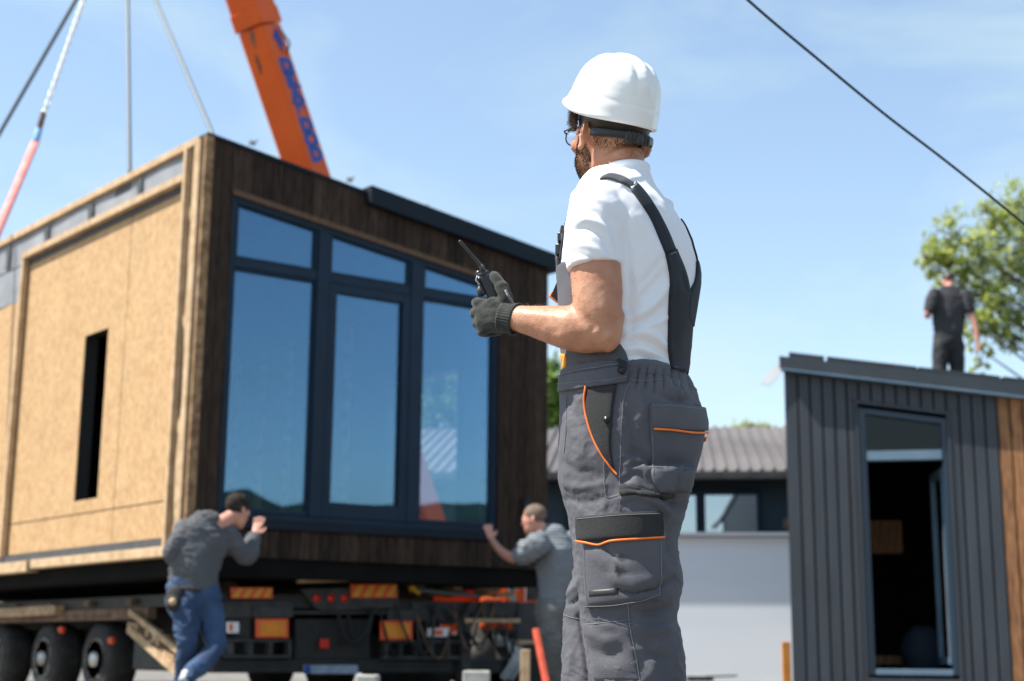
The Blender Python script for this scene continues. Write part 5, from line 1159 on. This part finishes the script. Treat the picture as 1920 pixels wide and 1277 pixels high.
for _ in range(1500):      # curls in front of the ear
    s = random.choice((-1, 1)); y = random.uniform(.030, .088); z = random.uniform(.014, .062) if y < .05 else random.uniform(.036, .070); x = s*math.sqrt(max(0, 1-((y-.0)/.112)**2))*.079
    p = Hd(x, y, z); n = (hR*s*.8+hF*.6*(y/.09)).normalized()
    roots.append((p, (n*.9-hU*random.uniform(-.2, .7)+hF*random.gauss(.2, .4)).normalized(), random.uniform(.012, .026), .00055, .9))
strands('curls', None, roots, M['curl'], hairo, 7)
roots = []
for _ in range(14000):
    th = random.uniform(-1.62, 1.62); z = random.uniform(-.118, -.004); a = abs(th)
    top = -.058+.060*min(1, max(0, (a-.55)/.75)) if a > .5 else -.045
    if z > top or (a < .35 and -.072 < z < -.055): continue
    if a > 1.42 and z < -.07: continue
    p, n = head_pt(th, z)
    if p is None or (p-hO).dot(hF) < (.000 if z > -.06 else .012): continue
    roots.append((p-n*.0006, (n*.55-hU*.8+hR*random.gauss(0, .25)+hF*random.gauss(0, .2)).normalized(), random.uniform(.003, .007), .00040, .4))
strands('beard', None, roots, M['beard'])
roots = []
for _ in range(9000):      # fine hairs on the bare forearm
    i = random.randrange(len(bV)); p = Vector(bV[i]); x, y = proj(p)
    if not (950 < x < 1160 and 520 < y < 668): continue
    if p.y > YM-.05: continue
    q, n, _i, _d = BB.find_nearest(p); roots.append((q-n*.0003, (n*.5+BF*.6+Z*.1+Vector((random.gauss(0, .3), random.gauss(0, .3), random.gauss(0, .3)))).normalized(), random.uniform(.004, .012), .00017, .35))
strands('arm_hair', None, roots, M['ahair'])

# ================================================================== GLOVE AND RADIO
gp = []
def G_(x, y, d): return P_(x, y, d)
PN = (G_(893, 590, -.062)-G_(955, 597, -.090)).normalized()      # wrist to knuckles
gp.append(tube([G_(956, 597, -.091), G_(938, 594, -.082), G_(918, 592, -.074), G_(904, 591, -.066)], [.0345, .0385, .0410, .0385], [.028, .024, .020, .016], axis=Z, n=28))
kn = [(897, 567, -.060), (894, 586, -.060), (897, 604, -.060), (904, 621, -.062)]
for i, (x, y, d) in enumerate(kn):
    r = (.0122, .0126, .0120, .0108)[i]; dx = (0, -1, 1, 4)[i]
    gp.append(tube(catmull([G_(925, y-(y-594)*.25, -.074), G_(x+1, y, d), G_(x-3+dx*.4, y+2, d+.030), G_(x+10, y+3, d+.050), G_(x+26, y+1, d+.046), G_(x+34, y-2, d+.030)], 4), r, n=16))
# thumb along the radio
gp.append(tube(catmull([G_(948, 572, -.086), G_(947, 553, -.092), G_(937, 532, -.088), G_(926, 517, -.078)], 5), [.0185]*5+[.0165]*5+[.0135]*5+[.012], n=20))
gp.append(tube([G_(950, 580, -.088), G_(925, 570, -.080)], [.020, .018], n=16))
gV, gF = remesh(gp, .0030, 4, .5)
gV = patchy(gV, gF, [([(940, 556), (926, 560), (912, 572)], -.002, 5), ([(905, 576), (920, 578)], -.0012, 3), ([(904, 595), (920, 596)], -.0012, 3), ([(908, 612), (922, 610)], -.0012, 3), ([(930, 528), (940, 524)], -.0012, 3),
  ([(938, 540), (950, 536)], -.001, 3)])
gV = rough_noise(gV, gF, .0009, 70)
glv = link('glove', gV, gF, M['glove'], man)
# ribbed cuff
cr_ = []
c0_, c1c = G_(941, 594, -.083), G_(968, 599, -.099)
axc = (c1c-c0_).normalized(); a_ = (Z-axc*Z.dot(axc)).normalized(); b_ = axc.cross(a_); rings = []
for i in range(9):
    f = i/8; c = c0_*(1-f)+c1c*f; ra_ = .0375-.002*math.sin(f*PI)+(.0015 if f > .9 else 0); rb_ = .031
    rings.append([c+(a_*math.cos(2*PI*j/144)*ra_+b_*math.sin(2*PI*j/144)*rb_)*(1+(.018 if j % 4 < 2 else -.012)) for j in range(144)])
V, F = stack(rings, 144, False); o = link('cuff', V, F, M['glove'], glv, True); md = o.modifiers.new('s', 'SOLIDIFY'); md.thickness = .003; md.offset = -1
roots = []
for _ in range(150):
    f = random.random(); p = G_(953+12*f, 540+30*f, -.094-.006*f); q = bvh(gV, gF).find_nearest(p) if _ == 0 else None
# overlocked edge on the back of the glove
GB = bvh(gV, gF)
b = MB()
for i in range(16):
    f = i/15; x, y = 952+14*f, 541+26*f; p, n = hit(GB, x-2, y+2, -.09); p2, n2 = hit(GB, x-6, y+5, -.09); b.tube([p+n*.001, (p+p2)/2+(n+n2)*.0011, p2+n2*.0005], .0006, n=5)
b.build('edge_stitch', M['chain'], glv, True)
# other glove on the far hand
gp = []; hw = rwr; hd_ = (BF*.35+Vector((0, 0, -.9))).normalized()
ZZ = BF
gp.append(tube([hw, hw+hd_*.05, hw+hd_*.09], [.032, .040, .036], [.018, .018, .015], axis=ZZ, n=20))
for i in range(4):
    z = (.030-.020*i); k0 = hw+hd_*.085+ZZ*z; L_ = (.034, .04, .037, .028)[i]; side = -BL*-1
    gp.append(tube(catmull([k0-hd_*.02, k0, k0+hd_*L_+side*.006, k0+hd_*(L_*1.3)+side*.028, k0+hd_*(L_*.9)+side*.048], 3), (.0112, .0115, .011, .0098)[i], n=12))
gp.append(tube(catmull([hw+hd_*.02+ZZ*.02, hw+hd_*.04+ZZ*.045, hw+hd_*.07+ZZ*.055], 3), .0135, n=12))
V, F = remesh(gp, .0036, 3); link('glove', V, F, M['glove'], man)
# radio
r0, r1 = G_(911, 524, -.052), G_(944, 596, -.046); ra_ = (r0-r1).normalized(); rx_ = (ra_.cross(Vector((0, 1, 0)))).normalized(); ry_ = rx_.cross(ra_)
if rx_.x < 0: rx_ = -rx_
radio = empty('walkie_talkie', r1, 'black two-way radio with a long antenna, held in the gloved hand', 'radio')
def RP(x, y, z): return r0+rx_*x+ry_*y+ra_*z
b = MB(); b.box(RP(0, 0, -.045), .030, .050, .105, rx_, ry_, ra_); b.build('body', M['plast'], radio, bevel=.005)
b = MB(); b.box(RP(-.001, 0, .0115), .027, .042, .010, rx_, ry_, ra_); b.build('top_cover', M['plast2'], radio, bevel=.003)
b = MB(); b.tube([RP(.002, -.014, .014), RP(.002, -.014, .034)], [.0068, .0060], n=16, cap='flat')
A0 = RP(.002, -.014, .030); A1 = P_(867, 458, -.085); b.tube([A0, A0*.55+A1*.45, A1], [.0052, .0042, .0033], n=12); b.tube([A1+(A0-A1).normalized()*.004, A1-(A0-A1).normalized()*.008], .0042, n=12)
b.build('antenna', M['plast2'], radio, True)
b = MB(); b.tube([RP(-.008, .008, .014), RP(-.008, .008, .027)], .0075, n=18, cap='flat'); b.build('volume_knob', M['plast'], radio, True)
b = MB(); b.box(RP(-.019, -.005, -.010), .006, .026, .045, rx_, ry_, ra_); b.ball(RP(-.023, -.008, -.022), .010, .010, .014); b.build('belt_clip', M['plast2'], radio, bevel=.0015)
b = MB(); b.tube([RP(-.017, -.02, .012), RP(-.024, -.022, .004), RP(-.020, -.02, -.008)], .0018, n=6); b.ball(RP(-.015, -.022, .006), .003); b.build('strap_ring', M['chain'], radio, True)

# ================================================================== OTHER WORKERS
def limb(pts, ra, n=16, rb=None, axis=None): return tube(pts, ra, rb, axis, n)
def hand(w, d, side, up, s=1.0, spread=1.0, curl=.35):
    """open hand: w wrist, d pointing, side = towards the thumb, up = back of the hand"""
    P = [limb([w-d*.02*s, w+d*.045*s, w+d*.085*s], [.024*s, .036*s, .034*s], 14, [.018*s, .014*s, .012*s], side)]
    for i in range(4):
        L_ = (.070, .078, .072, .056)[i]*s; k = w+d*.080*s+side*(.028-.019*i)*s; dd = (d+side*(.18-.12*i)*spread).normalized()
        P.append(limb(catmull([k-d*.02*s, k, k+dd*L_*.5-up*L_*curl*.2, k+dd*L_*.95-up*L_*curl*.8], 3), [.0095*s]*9+[.0075*s], 10))
    k = w+d*.02*s+side*.024*s; P.append(limb(catmull([k-d*.01*s, k, k+(d*.6+side*.8)*.035*s, k+(d*.9+side*.65)*.062*s], 3), [.0115*s]*9+[.009*s], 10))
    return P
def head(c, f, up, s=1.0):
    f = f.normalized(); r = f.cross(up).normalized(); u = r.cross(f); X = Matrix((r, f, u)).transposed()
    def bl(x, y, z, a, b_, c_): V, F = ball((0, 0, 0), a*s, b_*s, c_*s, n=18); return [c+X @ (Vector((x, y, z))*s)+X @ Vector(v) for v in V], F
    P = [bl(0, -.004, .045, .077, .097, .085), bl(0, .032, .0, .070, .068, .085), bl(0, .042, -.052, .060, .052, .060), bl(0, .045, -.085, .045, .048, .030), bl(0, .107, -.018, .013, .014, .026), bl(0, .080, -.098, .02, .016, .018),
         bl(0, .090, .030, .046, .014, .012), bl(0, .092, -.066, .022, .014, .01)]
    for q in (-1, 1): P.append(bl(q*.083, -.008, -.006, .008, .017, .030))
    def hairf(front, low, bulge=.004):
        V, F = ball((0, 0, 0), .077+bulge, .097+bulge, .085+bulge, n=48); W_ = [Vector((0, -.006, .046))+Vector(v) for v in V]
        keep = [f_ for f_ in F if all((W_[i].z > (low if W_[i].y < 0 else low+.9*(W_[i].y)) and W_[i].y < front) for i in f_)]
        return [c+X @ (w*s*(1+.030*noise.noise(w*75))) for w in W_], keep
    eyes = [bl(q*.03, .088, .012, .0115, .0115, .0115) for q in (-1, 1)]
    return P, hairf, eyes
def worker(name_label, spec):
    s = spec; e = empty('person', s['base'], name_label, 'person')
    hp_, hf, eyes = head(s['head'], s['face'], s.get('hup', Z))
    sk_ = list(hp_)+[limb([s['head']-s['face'].normalized()*.01-Z*.03, s['neck']], [.053, .062], 20)]
    tor = limb(s['torso'], [r-.032 for r in s['tw']], 28, [r-.032 for r in s['td']], s['lat']); sk_.append(tor)
    for A_ in s['arms']:
        n_ = len(A_['p']); A_['sleeve'] *= 3; A_['r'] = [spline(range(n_), A_['r'], i/3) for i in range(3*(n_-1)+1)]; A_['p'] = catmull(A_['p'], 3)
    for A_ in s['arms']: sk_.append(limb(A_['p'], [r*(.78 if i < A_['sleeve']-1.5 else 1) for i, r in enumerate(A_['r'])], 16)); sk_ += A_.get('hand', [])
    for L_ in s['legs']: sk_.append(limb(L_['p'], [r-.018 for r in L_['r']], 16))
    V, F = remesh(sk_, .0075, 3); body_ = link('body', V, F, s['skin'], e)
    V, F = hf(*s['hair']); link('hair', V, F, s['hairm'], e)
    for V, F in eyes: link('eye', V, F, M['eyew'], e)
    c_ = [limb(s['torso'], s['tw'], 32, s['td'], s['lat'])]
    for A_ in s['arms']:
        k = A_['sleeve']; P = A_['p']; q = [P[0]]+P[1:int(k)+1]
        if k != int(k): q.append(P[int(k)]*(1-(k % 1))+P[int(k)+1]*(k % 1))
        rr_ = [spline(range(len(A_['r'])), A_['r'], min(i, k)) for i in range(len(q))]; c_.append(limb(q, [r+A_.get('ease', .019) for r in rr_], 20))
    V, F = remesh(c_, .009, 4); V = rough_noise(V, F, .022, 6, 3); V = ridged(V, F, .020, 9, 4.); V = ridged(V, F, .010, 19, 6.)
    sh_ = link(s['top'], V, F, s['topm'], e)
    c_ = [limb(L_['p'], L_['r'], 20) for L_ in s['legs']]+[limb(s['hips'], s['hw'], 24, s['hd'], s['lat'])]
    V, F = remesh(c_, .009, 4); V = rough_noise(V, F, .016, 8, 8); V = ridged(V, F, .018, 11, 2.)
    link('trousers', V, F, s['botm'], e)
    for L_ in s['legs']:
        a = L_['p'][-1]; d = L_['foot']; V, F = remesh([limb([a-d*.05-Z*.035, a+d*.06-Z*.045, a+d*.17-Z*.05], [.040, .044, .036], 16, [.035, .036, .024], d.cross(Z)), limb([a+Z*.03, a-Z*.04], .045, 14)], .009, 3); link('shoe', V, F, s['shoe'], e)
    return e, sh_
v_ = Vector
# left worker: leaning against the front corner, seen from behind
def A1(x, y, Y=10.8): return at(x, y, Y)
face = v_((.55, .75, -.28)).normalized()
spec = dict(base=v_((A1(372, 1277).x, 10.8, 0)), head=A1(444, 958, 10.95), face=face, neck=A1(410, 985, 10.87), lat=v_((.93, .36, -.05)),
 torso=[A1(362, 1100, 10.78), A1(365, 1070, 10.78), A1(372, 1035, 10.80), A1(382, 1005, 10.83), A1(392, 985, 10.86)], tw=[.170, .172, .190, .200, .140], td=[.125, .12, .13, .125, .09],
 arms=[dict(p=[A1(345, 995, 10.78), A1(330, 1022, 10.72), A1(322, 1040, 10.75), A1(338, 1030, 11.1), A1(352, 1020, 11.35)], r=[.060, .052, .044, .036, .028], sleeve=3, hand=hand(A1(354, 1019, 11.38), v_((.2, .95, .1)).normalized(), Z, v_((-1, 0, 0)))),
       dict(p=[A1(424, 1000, 10.9), A1(448, 1030, 10.95), A1(464, 1042, 11.0), A1(472, 1020, 11.1), A1(478, 1002, 11.2)], r=[.060, .054, .046, .038, .028], sleeve=3.4, hand=hand(A1(478, 1003, 11.2), v_((.15, .45, .88)).normalized(), v_((.95, -.1, -.2)).normalized(), v_((-.1, .9, -.4)).normalized()))],
 hips=[A1(362, 1098, 10.78), A1(362, 1122, 10.78), A1(366, 1140, 10.79)], hw=[.175, .190, .18], hd=[.125, .14, .13],
 legs=[dict(p=[A1(344, 1122, 10.72), A1(350, 1165, 10.68), A1(352, 1205, 10.66), A1(348, 1245, 10.72), A1(346, 1290, 10.78), A1(346, 1312, 10.80)], r=[.098, .092, .075, .070, .066, .064], foot=v_((.4, .9, 0)).normalized()),
       dict(p=[A1(386, 1122, 10.86), A1(398, 1170, 10.80), A1(404, 1216, 10.72), A1(384, 1240, 10.62), A1(360, 1262, 10.50), A1(350, 1274, 10.46)], r=[.102, .096, .076, .068, .060, .056], foot=v_((.2, .6, -.7)).normalized())],
 skin=M['skin2'], hairm=M['hairg'], hair=(.074, -.070, .0035), top='sweatshirt', topm=M['greyhood'], botm=M['jeans'], shoe=M['shoe'])
w1, _ = worker('worker in grey sweatshirt and blue jeans pushing at the front corner of the hanging house', spec)
V, F = remesh([ball(A1(330, 1118, 10.66), .075, .05, .085), ball(A1(325, 1132, 10.62), .055, .04, .06)], .008, 3); pouch = tag(link('waist_pouch', V, F, M['trousd'], None), 'black waist pouch with a pale badge, on the belt of the worker in blue jeans', 'pouch')
b = MB(); q = A1(323, 1128, 10.57); b.tube([q, q+v_((0, .03, 0))], .026, n=16, cap='flat'); p_ = b.build('badge', M['timber'], None, True)
p_.location = p_.location-pouch.location; p_.parent = pouch
b = MB(); b.tube([A1(318, 1100, 10.70), A1(345, 1103, 10.62), A1(375, 1106, 10.63)], .016, .006, axis=Z, n=10); b.build('belt', M['trousd'], w1, True)
# right worker: arm stretched out to the wall
def A2(x, y, Y=12.3): return at(x, y, Y)
face = v_((-.93, .30, -.1)).normalized()
spec = dict(base=v_((A2(1040, 1277).x, 12.3, 0)), head=A2(1003, 975, 12.3), face=face, neck=A2(1024, 1002, 12.32), lat=v_((.50, -.86, -.05)),
 torso=[A2(1042, 1135, 12.35), A2(1044, 1105, 12.35), A2(1046, 1065, 12.34), A2(1044, 1030, 12.33), A2(1036, 1004, 12.32)], tw=[.150, .155, .190, .205, .14], td=[.135, .145, .160, .155, .10],
 arms=[dict(p=[A2(1012, 1018, 12.14), A2(985, 1036, 12.22), A2(963, 1046, 12.35), A2(940, 1034, 12.65), A2(922, 1012, 12.95)], r=[.066, .058, .047, .037, .027], sleeve=1.25, ease=.028, hand=hand(A2(921, 1010, 12.96), v_((-.25, .35, .9)).normalized(), v_((.9, .2, .1)).normalized(), v_((.2, -.9, .3)).normalized())),
       dict(p=[A2(1072, 1018, 12.5), A2(1082, 1050, 12.6), A2(1078, 1080, 12.7), A2(1060, 1075, 12.95), A2(1045, 1060, 13.2)], r=[.062, .055, .045, .036, .027], sleeve=1.2, ease=.026, hand=hand(A2(1044, 1059, 13.22), v_((-.3, .8, .5)).normalized(), Z, v_((1, 0, 0))))],
 hips=[A2(1042, 1128, 12.35), A2(1040, 1150, 12.35), A2(1040, 1166, 12.35)], hw=[.165, .178, .17], hd=[.15, .155, .14],
 legs=[dict(p=[A2(1034, 1150, 12.25), A2(1034, 1190, 12.22), A2(1036, 1222, 12.2), A2(1040, 1262, 12.24), A2(1044, 1302, 12.28)], r=[.104, .095, .080, .075, .070], foot=v_((-.9, .3, 0)).normalized()),
       dict(p=[A2(1052, 1150, 12.45), A2(1060, 1190, 12.48), A2(1066, 1222, 12.52), A2(1070, 1262, 12.56), A2(1074, 1300, 12.6)], r=[.104, .095, .080, .075, .070], foot=v_((-.8, .5, 0)).normalized())],
 skin=M['skin2'], hairm=M['hairb'], hair=(.066, -.055, .0015), top='striped_t_shirt', topm=M['stripe'], botm=M['gtrous'], shoe=M['shoe'])
w2, _ = worker('worker in striped grey T-shirt reaching one bare arm out to the house wall', spec)
# worker on the roof
def A3(x, y, Y=21.0): return at(x, y, Y)
def ear(x): return x
zr3 = 4.28
spec = dict(base=v_((A3(1778, 690).x, 21, zr3)), head=A3(1779, 527, 21.08), face=v_((-.55, .80, -.25)).normalized(), neck=A3(1779, 543, 21.0), lat=v_((1, .05, -.03)),
 torso=[A3(1778, 622, 21), A3(1779, 600, 21), A3(1780, 575, 21), A3(1780, 556, 21), A3(1780, 545, 21)], tw=[.215, .225, .255, .262, .16], td=[.13, .13, .14, .125, .09],
 arms=[dict(p=[A3(1752, 552, 20.95), A3(1744, 572, 20.92), A3(1739, 592, 20.95), A3(1742, 588, 21.15), A3(1748, 584, 21.3)], r=[.066, .058, .050, .040, .030], sleeve=1.3, ease=.022, hand=hand(A3(1749, 583, 21.3), v_((.5, .8, .1)).normalized(), Z, v_((-1, 0, 0)))),
       dict(p=[A3(1808, 553, 20.97), A3(1816, 572, 20.94), A3(1822, 592, 20.93), A3(1829, 614, 20.90), A3(1833, 640, 20.88)], r=[.068, .060, .052, .042, .031], sleeve=1.35, ease=.022, hand=hand(A3(1833, 640, 20.88), v_((.03, 0, -1)).normalized(), v_((-.2, 1, 0)).normalized(), v_((1, 0, 0))))],
 hips=[A3(1778, 625, 21), A3(1778, 640, 21), A3(1778, 652, 21)], hw=[.20, .215, .20], hd=[.13, .14, .13],
 legs=[dict(p=[A3(1764, 645, 20.98), A3(1763, 672, 20.98), A3(1762, 700, 20.98), A3(1761, 725, 21.0), v_((A3(1761, 725).x, 21.02, zr3+.10))], r=[.115, .112, .098, .085, .075], foot=v_((-.1, 1, 0)).normalized()),
       dict(p=[A3(1792, 645, 21.02), A3(1794, 672, 21.02), A3(1795, 700, 21.02), A3(1796, 725, 21.04), v_((A3(1796, 725).x, 21.06, zr3+.10))], r=[.115, .112, .098, .085, .075], foot=v_((.1, 1, 0)).normalized())],
 skin=M['skin2'], hairm=M['hair'], hair=(.07, -.01, .006), top='dark_t_shirt', topm=M['dshirt'], botm=M['dtrous'], shoe=M['boot'])
w3, _ = worker('worker in charcoal T-shirt and black trousers standing on the cabin roof, seen from behind', spec)
